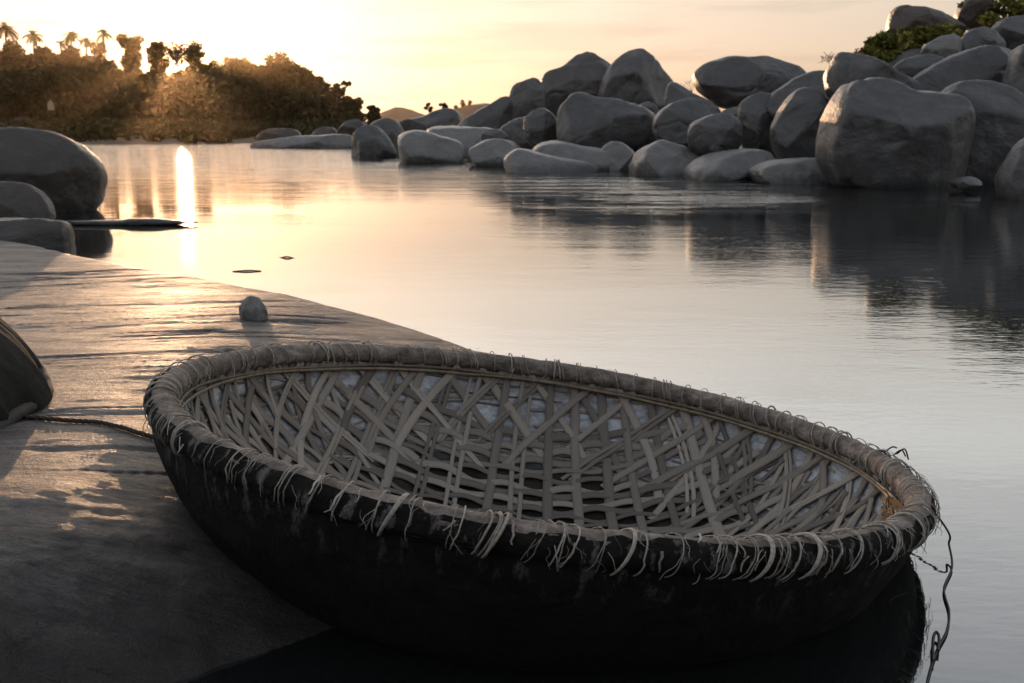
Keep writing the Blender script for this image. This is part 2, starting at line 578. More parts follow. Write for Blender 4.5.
def slab_edge_pt(px, py):
    z = 0.1
    for _ in range(12):
        p = at_z(px, py, z); z = float(slab_top(p[0], p[1]))
    return p[:2]


far_edge = [slab_edge_pt(*q) for q in ((-160, 212), (0, 235), (70, 249), (200, 273), (300, 292), (400, 318), (450, 334), (478, 344))]
front_edge = [(0.50, 4.5), (0.52, 3.8), (0.35, 3.2), (0.05, 2.6), tuple(at_z(352, 622, 0)[:2]), tuple(at_z(245, 660, 0)[:2]),
              tuple(at_z(110, 712, 0)[:2]), (-1.3, 1.62), (-2.6, 1.3), (-4.5, 1.0), (-12, 1.0)]
SLAB = np.array([tuple(q) for q in far_edge] + front_edge + [(-12, 11.0)])
NF = len(far_edge)


def seg_dist(P, a, b):
    d = b - a
    t = np.clip(((P - a) @ d) / (d @ d), 0, 1)
    return np.linalg.norm(P - a - t[:, None] * d, axis=1)


def inside(P, poly):
    x, y = P.T
    c = np.zeros(len(P), bool)
    for i in range(len(poly)):
        a, b = poly[i - 1], poly[i]
        hit = ((a[1] > y) != (b[1] > y)) & (x < (b[0] - a[0]) * (y - a[1]) / (b[1] - a[1] + 1e-12) + a[0])
        c ^= hit
    return c


def slab_z(P):
    x, y = P.T
    wob = 0.035 * fbm(np.c_[x * 2.2, y * 2.2, 0 * x], 4, 5)
    far = np.min([seg_dist(P, SLAB[i], SLAB[i + 1]) for i in range(NF)], axis=0)
    far = np.minimum(far, seg_dist(P, SLAB[-1], SLAB[0]))
    front = np.min([seg_dist(P, SLAB[i], SLAB[i + 1]) for i in range(NF + 1, len(SLAB) - 2)], axis=0)
    ins = inside(P, SLAB)
    top = slab_top(x, y)
    df = np.maximum(far + wob * 0.3, 0); dn = np.maximum(front + 1.8 * wob, 0)
    r = math.radians(-16)
    u, w = x * math.cos(r) - y * math.sin(r), x * math.sin(r) + y * math.cos(r)
    det = 0.008 * fbm(np.c_[u * 0.7, w * 1.6, 0 * x], 3, 11)
    det += 0.003 * fbm(np.c_[u * 1.3, w * 5.5, 0 * x], 4, 23)
    ridge = 1 - np.abs(fbm(np.c_[u * 0.30, w * 4.0, 0 * x + 3], 4, 31))
    det -= 0.014 * np.clip((ridge - 0.90) / 0.10, 0, 1) ** 1.5 * np.clip(fbm(np.c_[u * 0.8, w * 1.5, 0 * x + 9], 2, 37) * 2 + 0.3, 0, 1)
    det += 0.0016 * fbm(np.c_[u * 6, w * 26, 0 * x], 4, 41)
    crag = 0.045 * fbm(np.c_[x * 3.0, y * 4.5, 0 * x], 5, 43) * np.exp(-np.maximum(dn, 0) / 0.45)
    z = (top + det + crag) * (1 - np.exp(-df / 0.045)) * (1 - np.exp(-(dn / 0.19) ** 1.2))
    z = np.where(ins, z - 0.004, -0.9 * np.minimum(far, front) - 0.01)
    return z


nx, ny = 600, 590
gx = np.concatenate([np.linspace(-12, -3.2, 200, endpoint=False), np.linspace(-3.2, 0.6, nx - 200)])
gy = np.concatenate([np.linspace(0.7, 4.6, 300, endpoint=False), np.linspace(4.6, 8.4, 250, endpoint=False), np.linspace(8.4, 12.5, ny - 550)])
A, B = np.meshgrid(gx, gy, indexing='ij')
P2 = np.c_[A.ravel(), B.ravel()]
Z = slab_z(P2)
Z = np.minimum(Z, bowl_under(P2) + 0.006)
Z = np.maximum(Z, -0.8)
slab = link_mesh('rock_ground', np.c_[P2, Z], grid_faces(nx, ny), M['slab'])
tag(slab, 'pale weathered rock slab sloping into the water under the basket boat', 'rock', kind='structure')


def ground_height(x, y):
    return float(slab_z(np.array([[x, y]]))[0])

# ------------------------------------------------------------------ the coracle
cor = empty('coracle', RC)
cor.matrix_world = Matrix(((aa[0], bb[0], nn[0], RC[0]), (aa[1], bb[1], nn[1], RC[1]), (aa[2], bb[2], nn[2], RC[2]), (0, 0, 0, 1)))
tag(cor, 'round woven basket boat with tarred black hull resting half on the rock slab', 'boat')

# hull: outside of the bowl, lapped over the outer side of the rim with a ragged edge
NT_H = 360
tt = np.linspace(0, 2 * np.pi, NT_H, endpoint=False)
hs = 1 - (1 - np.linspace(0, 1, 46)) ** 1.0
hs = np.sort(np.concatenate([hs[hs < 0.93], 1 - 0.07 * np.linspace(1, 0.02, 14) ** 2]))[::-1]
rows = []
for h in hs:
    if h < 0.035: continue
    r = prof_r(h)
    p = np.c_[np.cos(tt) * r, np.sin(tt) * r, np.full(NT_H, -h * D_HULL)]
    lump = 0.010 * fbm(np.c_[np.cos(tt) * r * 3.2, np.sin(tt) * r * 3.2, np.full(NT_H, -h * 4.0)], 3, 61)
    p[:, :2] *= (1 + lump / max(r, 0.2))[:, None]
    rows.append(p)
rag = 30 + 34 * np.exp(-((tt - 1.5 * np.pi) / 1.05) ** 2) + 16 * fbm(np.c_[np.cos(tt) * 5, np.sin(tt) * 5, 0 * tt], 4, 71) + 9 * fbm(np.c_[np.cos(tt) * 22, np.sin(tt) * 22, 0 * tt], 2, 72)
rag = np.clip(rag, 2, 118)
for k in range(1, 8):
    ang = np.radians(-38 + (rag + 38) * k / 7.0)
    rr = TUBE + 0.0080 + 0.0035 * fbm(np.c_[np.cos(tt) * 14, np.sin(tt) * 14, np.full(NT_H, k * 0.6)], 2, 75)
    rad = R_RIM + rr * np.cos(ang)
    rows.append(np.c_[np.cos(tt) * rad, np.sin(tt) * rad, rr * np.sin(ang) - 0.004])
hv = np.concatenate(rows)
hf = grid_faces(len(rows), NT_H, False, True)
hull = link_mesh('hull', np.vstack([hv, [[0, 0, -D_HULL]]]), hf.tolist() + [[len(hv), (i + 1) % NT_H, i] for i in range(NT_H)], M['tar'], cor)

# the inside surface as a map from a flat disc (arc length from the bottom) to the bowl
hh = 1 - (1 - np.linspace(0, 1, 400)) ** 2.2
hh = np.concatenate([np.linspace(0, 0.9, 300), 1 - 0.1 * np.linspace(1, 0, 200)[1:] ** 2.5])
pr = prof_r(hh, R_HULL - 0.035); pz = -hh * (D_HULL - 0.03)
pr, pz = pr[::-1], pz[::-1]
ss = np.r_[0, np.cumsum(np.hypot(np.diff(pr), np.diff(pz)))]
S_ALL = ss[-1]


def on_bowl(uv, off):
    uv = np.asarray(uv, float)
    s = np.hypot(uv[:, 0], uv[:, 1])
    sc = np.clip(s, 0, S_ALL)
    r, z = np.interp(sc, ss, pr), np.interp(sc, ss, pz)
    e = 0.02
    dr = np.interp(sc + e, ss, pr) - np.interp(sc - e, ss, pr); dz = np.interp(sc + e, ss, pz) - np.interp(sc - e, ss, pz)
    L = np.hypot(dr, dz) + 1e-9
    nr, nz_ = -dz / L, dr / L                      # inward normal
    c, q = uv[:, 0] / (s + 1e-9), uv[:, 1] / (s + 1e-9)
    rad = r + nr * off
    return np.c_[c * rad, q * rad, z + nz_ * off]


# lining
ns = 60
sv = np.linspace(0.0, S_ALL, ns)
dirs = np.c_[np.cos(tt), np.sin(tt)]
lv = np.concatenate([on_bowl(dirs * max(s, 1e-3), 0.004 * fbm(np.c_[dirs * s * 9, np.full(NT_H, s)], 3, 81)) for s in sv])
link_mesh('lining', lv, grid_faces(ns, NT_H, False, True), M['lining'], cor)

# woven strips
weave = MB()


def ribbon(centre, width, off, tone):
    """a thin bent strip along disc points; off = lift above the lining per point"""
    c = np.asarray(centre, float)
    tg = np.gradient(c, axis=0); tg /= np.linalg.norm(tg, axis=1)[:, None] + 1e-9
    sd = np.c_[-tg[:, 1], tg[:, 0]]
    w = width if not np.isscalar(width) else np.full(len(c), width)
    prof = [(-0.5, -0.0022), (-0.5, 0.0006), (-0.18, 0.0016), (0.18, 0.0016), (0.5, 0.0006), (0.5, -0.0022)]
    V = np.stack([on_bowl(c + sd * (a * w)[:, None], off + b) for a, b in prof], 1)
    n, m = len(c), len(prof)
    ln = np.r_[0, np.cumsum(np.linalg.norm(np.diff(c, axis=0), axis=1))]
    o = RNG.random() * 9
    uv = np.stack([np.c_[ln + o, np.full(n, j * 0.18 + o)] for j in range(m)], 1)
    weave.add(V.reshape(-1, 3), grid_faces(n, m), tone, uv.reshape(-1, 2))


def line_strip(d, phi, width, base, amp, period, tone, s_max=None, wob=0.012, t0=None, t1=None):
    s_max = s_max or S_ALL - 0.035
    half = math.sqrt(max(s_max ** 2 - d * d, 0))
    if half < 0.12: return
    a0, a1 = (-half if t0 is None else max(t0, -half)), (half if t1 is None else min(t1, half))
    if a1 - a0 < 0.1: return
    n = max(8, int((a1 - a0) / 0.022))
    t = np.linspace(a0, a1, n)
    k = RNG.random() * 50
    dd = d + wob * fbm(np.c_[t * 2.0, 0 * t + k, 0 * t], 3, 91)
    c = np.c_[math.cos(phi) * t - math.sin(phi) * dd, math.sin(phi) * t + math.cos(phi) * dd]
    off = base + amp * np.sin(2 * np.pi * (t / period + k)) + 0.0015 * fbm(np.c_[t * 6, 0 * t + k, 0 * t], 2, 95)
    w = width * (1 + 0.10 * fbm(np.c_[t * 4, 0 * t + k + 5, 0 * t], 2, 97))
    ribbon(c, w, off, tone)


# 1 fine horizontal filling, most of it on the walls and the floor's far half
for i in range(140):
    s = S_ALL * RNG.uniform(0.68, 0.975)
    a0 = RNG.uniform(0, 2 * math.pi); ln = RNG.uniform(0.25, 0.9) / s
    n = max(6, int(ln * s / 0.03))
    a = np.linspace(a0, a0 + ln, n)
    s_ = s + RNG.uniform(-0.03, 0.03) * np.linspace(-1, 1, n) + 0.012 * fbm(np.c_[a * 5, 0 * a + i, 0 * a], 2, 99)
    ribbon(np.c_[np.cos(a) * s_, np.sin(a) * s_], RNG.uniform(0.006, 0.014), np.full(n, 0.0045) + 0.0025 * np.sin(a * 30 + i), RNG.uniform(0.1, 0.75))
# 2 straight floor strips, left to right, bowing apart between the uprights so that lens-shaped holes stay open
d, row = -1.12, 0
while d < 1.06:
    ph = RNG.uniform(-0.5, 0.5) + math.pi * (row % 2)
    half = math.sqrt(1.22 ** 2 - d * d)
    n = int(2 * half / 0.02)
    t = np.linspace(-half, half, n)
    bow = (0.009 + 0.005 * math.sin(row * 1.7)) * np.sin(2 * np.pi * t / 0.25 + ph) + 0.010 * fbm(np.c_[t * 2.5, 0 * t + row, 0 * t], 2, 93)
    w = RNG.uniform(0.020, 0.036) * (1 + 0.12 * fbm(np.c_[t * 5, 0 * t + row, 0 * t], 2, 94))
    ribbon(np.c_[t, d + bow], w, 0.009 + 0.004 * np.sin(2 * np.pi * t / 0.25 + math.pi * (row % 2)), RNG.uniform(0.15, 0.75))
    d += RNG.uniform(0.036, 0.050)
    row += 1
# 3 uprights from the near rim to the far rim, radial ones at the two ends
d = -0.86
while d < 0.88:
    tone = RNG.uniform(0.15, 0.9)
    pair = RNG.random() < 0.25
    for o_, w in ([(-0.62, RNG.uniform(0.016, 0.021)), (0.62, RNG.uniform(0.016, 0.021))] if pair else [(0.0, RNG.uniform(0.031, 0.042))]):
        line_strip(d + o_ * w, math.radians(90) + RNG.uniform(-0.02, 0.02), w, 0.0115, 0.0035, 0.25, tone, None, 0.006)
    d += 0.125 * RNG.uniform(0.92, 1.08)
S1 = S_ALL - 0.03


def wall_strip(q0, sweep, s0, w, lift, tone):
    n = 30
    s = np.linspace(s0, S1, n)
    q = q0 + sweep * (s - S1) / 0.47 + 0.006 * fbm(np.c_[s * 4, 0 * s + q0 * 9, 0 * s], 2, 98)
    ribbon(np.c_[np.cos(q) * s, np.sin(q) * s], w * (1 + 0.1 * fbm(np.c_[s * 5, 0 * s + q0 * 7, 0 * s], 2, 96)), 0.007 + (lift - 0.007) * np.clip((s - s0) / 0.13, 0, 1) + 0.003 * np.sin(s * 26 + q0 * 20), tone)


for end in (0.0, math.pi):
    for i in range(-8, 9):
        wall_strip(end + i * 0.098 + RNG.uniform(-0.02, 0.02), RNG.uniform(-0.08, 0.08), RNG.uniform(0.62, 0.80), RNG.uniform(0.018, 0.036), 0.0105, RNG.uniform(0.15, 0.9))
# 4 a diagonal lattice of long strips round the wall
NW = 37
for sg, lift in ((1, 0.0125), (-1, 0.0150)):
    for i in range(NW):
        q0 = (i + RNG.uniform(-0.10, 0.10)) * 2 * math.pi / NW + 0.04 * sg
        tone = RNG.uniform(0.15, 0.95)
        sw = sg * RNG.uniform(0.33, 0.39)
        s0 = RNG.uniform(0.86, 1.02)
        if RNG.random() < 0.35:
            wall_strip(q0 - 0.009, sw, s0, RNG.uniform(0.013, 0.019), lift, tone)
            wall_strip(q0 + 0.009, sw + RNG.uniform(-0.02, 0.02), s0, RNG.uniform(0.013, 0.019), lift, min(1, tone + 0.1))
        else:
            wall_strip(q0, sw, s0, RNG.uniform(0.027, 0.038), lift, tone)
weave.build('woven_bamboo', M['strip'], cor)

# rim: a thick bundle round the mouth
NR, NC = 900, 26
ta = np.linspace(0, 2 * np.pi, NR, endpoint=False); ca = np.linspace(0, 2 * np.pi, NC, endpoint=False)
TA, CA = np.meshgrid(ta, ca, indexing='ij')
q3 = np.stack([np.cos(TA) * 26 + np.cos(CA) * 1.2, np.sin(TA) * 26 + np.sin(CA) * 1.2, np.sin(CA) * 1.6], -1)
rad = TUBE * (1 + 0.06 * fbm(np.stack([np.cos(TA) * 5, np.sin(TA) * 5, CA * 0], -1), 2, 101) + 0.06 * fbm(q3, 3, 103) + 0.05 * np.cos(CA * 3 + 5 * vnoise(np.stack([np.cos(TA) * 4, np.sin(TA) * 4, 0 * TA], -1), 105)))


def rim_point(t, c, r):
    rr = R_RIM + r * np.cos(c)
    return np.stack([np.cos(t) * rr, np.sin(t) * rr, r * np.sin(c) + 0 * t], -1)


rv = rim_point(TA, CA, rad).reshape(-1, 3)
ruv = np.stack([TA / (2 * np.pi), CA / (2 * np.pi)], -1).reshape(-1, 2)
rim = link_mesh('rim', rv, grid_faces(NR, NC, True, True), M['rim'], cor, ruv)

# thin cane hoop tied under the inside of the rim
hoop = MB()
for k in range(2):
    r_, z_ = 1.066 - 0.005 * k, -0.040 - 0.011 * k
    pts = np.c_[np.cos(tt) * (r_ + 0.004 * np.sin(tt * 7 + k)), np.sin(tt) * (r_ + 0.004 * np.sin(tt * 7 + k)), z_ + 0.005 * fbm(np.c_[np.cos(tt) * 3, np.sin(tt) * 3, 0 * tt + k], 2, 111)]
    add_tube(hoop, pts, 0.0058, 8, True, 0.1 + 0.35 * k)
hoop.build('hoop', M['cane'], cor)

# lashings: each one a loop or two of cord round the rim
NL = 92
for i in range(NL):
    t0 = (i + RNG.uniform(-0.25, 0.25)) / NL * 2 * math.pi
    mb = MB()
    turns = RNG.choice([1, 1, 2, 3])
    wide = RNG.random() < 0.10
    for k in range(turns):
        n = 30
        a = np.linspace(0, 2 * np.pi, n, endpoint=False)
        slant = RNG.uniform(0.004, 0.022)
        tq = t0 + k * RNG.uniform(0.008, 0.014) + slant * np.sin(a + 0.6) + 0.003 * fbm(np.c_[a, 0 * a + i, 0 * a], 2, 121)
        pts = rim_point(tq, a, TUBE + 0.0052 + 0.0070 * np.clip(np.cos(a) + 0.35, 0, 1) + 0.0018 * fbm(np.c_[np.cos(a) * 2, np.sin(a) * 2, 0 * a + i + k], 2, 122))
        add_tube(mb, pts, RNG.uniform(0.0011, 0.0020) * (1.9 if wide else 1), 6, True, RNG.uniform(0.25, 1.0))
    for e in range(RNG.choice([0, 0, 0, 1, 1])):      # a loose end
        c0 = RNG.choice([RNG.uniform(-0.2, 0.9), RNG.uniform(2.4, 3.4)])
        n = 12
        L = RNG.uniform(0.02, 0.06)
        s = np.linspace(0, 1, n)
        out = 1 if abs(c0) < 1.2 else -1
        p0 = rim_point(np.array([t0]), np.array([c0]), TUBE + 0.006)[0]
        rd = np.array([math.cos(t0), math.sin(t0), 0]) * out
        td = np.array([-math.sin(t0), math.cos(t0), 0]) * RNG.uniform(-0.6, 0.6)
        pts = p0 + np.outer(s * L, td) + np.outer(0.018 * np.sin(s * 2.2), rd) + np.outer(-L * s ** 1.3, [0, 0, 1])
        add_tube(mb, pts, np.linspace(0.0014, 0.0006, n), 5, False, RNG.uniform(0.2, 1.0))
    mb.build('lashing', M['cord'], rim)

# a few broad pale straps tied round the front of the rim
for deg, hw, tone in ((-68.5, 0.0085, 0.95), (-62.0, 0.0095, 1.0), (-64.8, 0.003, 0.6), (-55.0, 0.004, 0.8), (-84.0, 0.006, 0.85), (-97.0, 0.005, 0.8), (-108.0, 0.0075, 0.75), (-47.0, 0.005, 0.7)):
    a = np.linspace(-0.9, 3.6, 30)
    t0 = math.radians(deg)
    tq = t0 + 0.022 * np.sin(a + 0.3)
    rr_ = TUBE + 0.0065 + 0.0088 * np.clip(np.cos(a) + 0.35, 0, 1)
    w = 0.6 * hw * (1 - 0.35 * np.clip(-a / 0.9, 0, 1))
    V = np.stack([rim_point(tq - w, a, rr_), rim_point(tq - w * 0.9, a, rr_ + 0.0022), rim_point(tq, a, rr_ + 0.003), rim_point(tq + w * 0.9, a, rr_ + 0.0022), rim_point(tq + w, a, rr_)], 1)
    mb = MB()
    mb.add(V.reshape(-1, 3), grid_faces(30, 5), tone * 0.85)
    mb.build('strap', M['cord'], rim)

# frayed scraps of sack cloth and fibre over the outer edge of the rim
fray = MB()
for i in range(160):
    t0 = RNG.uniform(0, 2 * math.pi) if RNG.random() < 0.15 else RNG.gauss(-math.pi * 0.42, 0.85)
    c0 = RNG.uniform(0.1, 1.5)
    c1 = c0 - RNG.uniform(0.3, 1.1)
    n = 9
    c = np.linspace(c0, c1, n)
    tq = t0 + RNG.uniform(-0.03, 0.03) * np.linspace(0, 1, n) + 0.008 * fbm(np.c_[c * 2, 0 * c + i, 0 * c], 2, 131)
    lift = TUBE + 0.0145 + 0.010 * np.linspace(0, 1, n) ** 2 * RNG.random()
    w = RNG.choice([0.0004, 0.0005, 0.0006, 0.0007, 0.0009, 0.0012, 0.0030]) * (1 - 0.5 * np.linspace(0, 1, n))
    V = np.stack([rim_point(tq - w, c, lift), rim_point(tq, c, lift + 0.0012), rim_point(tq + w, c, lift)], 1)
    fray.add(V.reshape(-1, 3), grid_faces(n, 3), RNG.uniform(0.1, 1.0))
for i in range(45):                                     # curly fibres
    t0 = RNG.uniform(0, 2 * math.pi) if RNG.random() < 0.6 else RNG.gauss(-0.2, 0.35)
    c0 = RNG.uniform(0, 2 * math.pi)
    n = 10
    s = np.linspace(0, 1, n)
    L = RNG.uniform(0.02, 0.06)
    p0 = rim_point(np.array([t0]), np.array([c0]), TUBE * 1.05)[0]
    dv = np.array([RNG.gauss(0, 1), RNG.gauss(0, 1), RNG.gauss(0, 0.7)]); dv /= np.linalg.norm(dv)
    od = p0 - np.array([math.cos(t0), math.sin(t0), 0]) * R_RIM; od /= np.linalg.norm(od)
    pts = p0 + np.outer(s * L, dv * 0.8) + np.outer(0.014 * np.sin(s * 2.6), od) - np.outer(0.02 * s ** 2, [0, 0, 1])
    add_tube(fray, pts, np.linspace(0.0011, 0.0005, n), 4, False, RNG.uniform(0.1, 0.9))
fr = fray.build('frayed_cloth', M['cord'], cor)
fr['kind'] = 'stuff'


def rim_world(deg, c=0.0, extra=0.0):
    p = rim_point(np.array([math.radians(deg)]), np.array([c]), TUBE + extra)[0]
    return RC + p[0] * aa + p[1] * bb + p[2] * nn

# ------------------------------------------------------------------ small things round the coracle
def px_path(pts):
    """pixel points with a height over the water -> world points"""
    return np.array([at_z(x, y, z) for x, y, z in pts])


def smooth_path(P, n=80):
    P = np.asarray(P, float)
    t = np.arange(len(P)); tq = np.linspace(0, len(P) - 1, n)
    out = np.zeros((n, P.shape[1]))
    Q = np.vstack([2 * P[0] - P[1], P, 2 * P[-1] - P[-2]])
    i = np.clip(tq.astype(int), 0, len(P) - 2); f = (tq - i)[:, None]
    p0, p1, p2, p3 = Q[i], Q[i + 1], Q[i + 2], Q[i + 3]
    return 0.5 * (2 * p1 + (p2 - p0) * f + (2 * p0 - 5 * p1 + 4 * p2 - p3) * f ** 2 + (3 * p1 - p0 - 3 * p2 + p3) * f ** 3)


def thing_from(mb, name, mat, label, cat, group=None):
    """one mesh built in world coordinates, origin moved to its base"""
    V = np.concatenate(mb.v)
    o = np.array([(V[:, 0].min() + V[:, 0].max()) / 2, (V[:, 1].min() + V[:, 1].max()) / 2, V[:, 2].min()])
    mb.v = [v - o for v in mb.v]
    ob = mb.build(name, mat)
    ob.location = o
    return tag(ob, label, cat, group)


mb = MB()
r_tip = rim_world(4, 0.2)
cord_pts = [r_tip + np.array([-0.03, 0.03, 0.035]), r_tip + np.array([0.006, 0.0, 0.012])] + \
    list(px_path([(944, 525, 0.07), (949, 545, 0.03), (952, 567, 0.008), (944, 589, 0.006), (949, 611, 0.006), (947, 630, 0.006),
                  (938, 648, 0.006), (931, 667, 0.006), (926, 690, 0.006), (924, 720, -0.02)]))
add_tube(mb, smooth_path(cord_pts, 120), 0.0030, 7)
lp = px_path([(933, 660, 0.012), (933, 640, 0.014), (936, 632, 0.014), (939, 637, 0.014), (938, 650, 0.012)])
add_tube(mb, smooth_path(lp, 40), 0.0034, 6)
for a in ((-0.012, 0.02), (0.006, -0.01), (0.02, 0.0)):
    p = r_tip + np.array([a[0], a[1], 0.03])
    add_tube(mb, smooth_path([p, p + np.array([0.02, -0.01, 0.02]), p + np.array([0.035, -0.01, 0.005 - a[0]])], 12), 0.0026, 5)
lp2 = [r_tip + np.array(q) for q in ((0.0, -0.01, 0.02), (0.004, -0.02, -0.05), (0.012, -0.02, -0.06), (0.014, -0.015, 0.0))]
add_tube(mb, smooth_path(lp2, 30), 0.003, 6)
thing_from(mb, 'mooring_cord', M['wire'], 'thin black cord tied to the end of the basket boat and trailing over the water', 'cord')


def twig_from(pts, rads, label, sub=(), name='twig', group=None):
    mb = MB()
    add_tube(mb, smooth_path(pts, 24), np.interp(np.linspace(0, 1, 24), np.linspace(0, 1, len(rads)), rads), 6)
    for s in sub:
        add_tube(mb, smooth_path(s, 10), np.linspace(rads[-1], rads[-1] * 0.5, 10), 5)
    return thing_from(mb, name, M['twig'], label, 'twig', group)


b0 = at_z(887, 606, -0.01)
tw = lambda dx, dz, dy=0.0: b0 + np.array([dx, dy, dz])
twig_from([b0, tw(0.010, 0.018), tw(0.028, 0.028), tw(0.040, 0.032)], [0.0016, 0.0014, 0.0010],
          'small forked sprig poking out of the water close to the boat hull',
          [[tw(0.028, 0.028), tw(0.033, 0.040), tw(0.032, 0.047)], [tw(0.035, 0.03), tw(0.043, 0.038), tw(0.05, 0.036)]], 'sprig')
b0 = at_z(905, 624, -0.01)
twig_from([b0, tw(0.006, 0.012), tw(0.007, 0.026), tw(0.004, 0.034)], [0.0018, 0.0016, 0.0012],
          'short curved unforked sprig standing in the water beside the boat reflection', (), 'sprig')

mb = MB()
P0 = at_z(247, 271, 0.004)
for k, (l, r, dy) in enumerate(((0.115, 0.007, 0.0), (0.08, 0.005, 0.012))):
    s = np.linspace(-1, 1, 16)[:, None]
    pts = P0 + np.array([0.02 * k, dy, 0]) + s * np.array([l, 0.012, 0]) + np.c_[0 * s, 0 * s, 0.004 * np.cos(s * 2)]
    add_tube(mb, pts, r * (1.1 - 0.5 * np.abs(s[:, 0])), 6)
thing_from(mb, 'stick', M['twig'], 'longer dark stick afloat on the bright water nearer the slab', 'stick', 'sticks floating on the river')
mb = MB()
P0 = at_z(287, 257.5, 0.004)
s = np.linspace(-1, 1, 14)[:, None]
add_tube(mb, P0 + s * np.array([0.075, -0.01, 0]) + np.c_[0 * s, 0 * s, 0.006 * np.cos(s * 3)], 0.008 * (1.1 - 0.6 * np.abs(s[:, 0])), 6)
thing_from(mb, 'stick', M['twig'], 'shorter dark stick afloat on the bright water farther out', 'stick', 'sticks floating on the river')

# dark rope lying on the slab
rp = []
for x, y in ((8, 412), (40, 417), (70, 420), (95, 421), (115, 425), (135, 431), (152, 436), (165, 441)):
    z = 0.3
    for _ in range(14):
        p = at_z(x, y, z); z = 0.5 * z + 0.5 * (ground_height(p[0], p[1]) + 0.010)
    rp.append(p)
mb = MB()
rp = smooth_path(rp, 90)
for i in range(len(rp)): rp[i, 2] = ground_height(rp[i, 0], rp[i, 1]) + 0.008
rp[1:-1, 2] = (rp[:-2, 2] + rp[1:-1, 2] + rp[2:, 2]) / 3
for k in range(3):
    a = np.linspace(0, 60, 90) + k * 2.094
    add_tube(mb, rp + 0.0036 * np.c_[0 * a, np.cos(a), np.sin(a)], 0.0045, 6)
thing_from(mb, 'rope', M['rope'], 'dark twisted rope lying across the rock slab toward the basket boat', 'rope')

# ------------------------------------------------------------------ rocks and boulders
def chaikin(P, it=2):
    for _ in range(it):
        Q = np.roll(P, -1, 0)
        P = np.stack([0.78 * P + 0.22 * Q, 0.22 * P + 0.78 * Q], 1).reshape(-1, P.shape[1])
    return P


BN = [0]


def boulder(label, poly, d, T=0.9, mat='granite', group='boulders piled on the far shore', apex=(0.0, -0.12), e1=0.62, e2=0.80,
            facets=5, rough=1.0, planes=(), cut=None, name='boulder', cat='boulder', nt=112, nphi=44):
    BN[0] += 1
    rs = np.random.RandomState(100 + BN[0])
    P = np.array([at(x, y, d) for x, y in poly])
    P = chaikin(P[:, [0, 2]], 2)
    q = np.vstack([P, P[:1]])
    L = np.r_[0, np.cumsum(np.hypot(*np.diff(q, axis=0).T))]
    t = np.linspace(0, L[-1], nt, endpoint=False)
    C = np.c_[np.interp(t, L, q[:, 0]), np.interp(t, L, q[:, 1])]
    lo, hi = C.min(0), C.max(0)
    mid, half = (lo + hi) / 2, (hi - lo) / 2
    ap = mid + np.array(apex) * half
    size = min(half) * 0.55 + max(half) * 0.45
    ph = np.linspace(-math.pi / 2, math.pi / 2, nphi + 2)[1:-1]
    V = []
    for p in ph:
        c = math.cos(p) ** e1
        s = math.copysign(abs(math.sin(p)) ** e2, p)
        pt = ap + (C - ap) * c
        V.append(np.c_[pt[:, 0] - mid[0], np.full(nt, -s * T * size), pt[:, 1] - mid[1]])
    n0 = len(V) * nt
    V = np.concatenate(V + [[[ap[0] - mid[0], T * size, ap[1] - mid[1]]], [[ap[0] - mid[0], -T * size, ap[1] - mid[1]]]])
    O3 = np.c_[C[:, 0] - mid[0], np.zeros(nt), C[:, 1] - mid[1]]
    pl = list(planes) + [(rs.uniform(-0.35, 0.35), -rs.uniform(0.55, 0.8), 0.75), (rs.uniform(-0.35, 0.35), -1.0, rs.uniform(-0.25, 0.1))]
    for k in range(facets):                          # broken, flattened faces towards the river
        pl.append((rs.uniform(-1, 1), rs.uniform(-1.2, -0.45), rs.uniform(-0.5, 0.9)))
    for k, n in enumerate(pl):
        n = np.array(n, float); n /= np.linalg.norm(n)
        h = V @ n
        o = max((O3 @ n).max() * rs.uniform(0.96, 1.06), h.max() * (0.62 if k < len(planes) + 1 else 0.78))
        if cut: o = h.max() * cut
        ex = np.maximum(h - o, 0)
        V = V - np.outer(ex * 0.90, n)
    u = V / (np.linalg.norm(V, axis=1)[:, None] + 1e-9)
    w = V / size + rs.uniform(0, 50, 3)
    V = V + u * (size * rough * (0.050 * fbm(w * 1.2, 2, BN[0]) + 0.014 * fbm(w * 4.2, 3, BN[0] + 3) - 0.035 * np.clip(1 - 11 * np.abs(fbm(w * 0.9, 2, BN[0] + 7)), 0, 1)))[:, None]
    F = grid_faces(nphi, nt, False, True).tolist()
    F += [[n0, j, (j + 1) % nt] for j in range(nt)]
    b = (nphi - 1) * nt
    F += [[n0 + 1, b + (j + 1) % nt, b + j] for j in range(nt)]
    F = [f[::-1] for f in F]
    z0 = V[:, 2].min()
    V[:, 2] -= z0
    o = link_mesh(name, V, F, M[mat])
    o.location = (mid[0], d, mid[1] + z0)
    return tag(o, label, cat, group)


LOW = dict(mat='granite_pale', group='low rocks along the far waterline', T=2.3, facets=2, apex=(0, -0.75), e1=0.95, e2=1.0)
LB = dict(mat='granite_brown', group='rocks along the left bank')
B = boulder
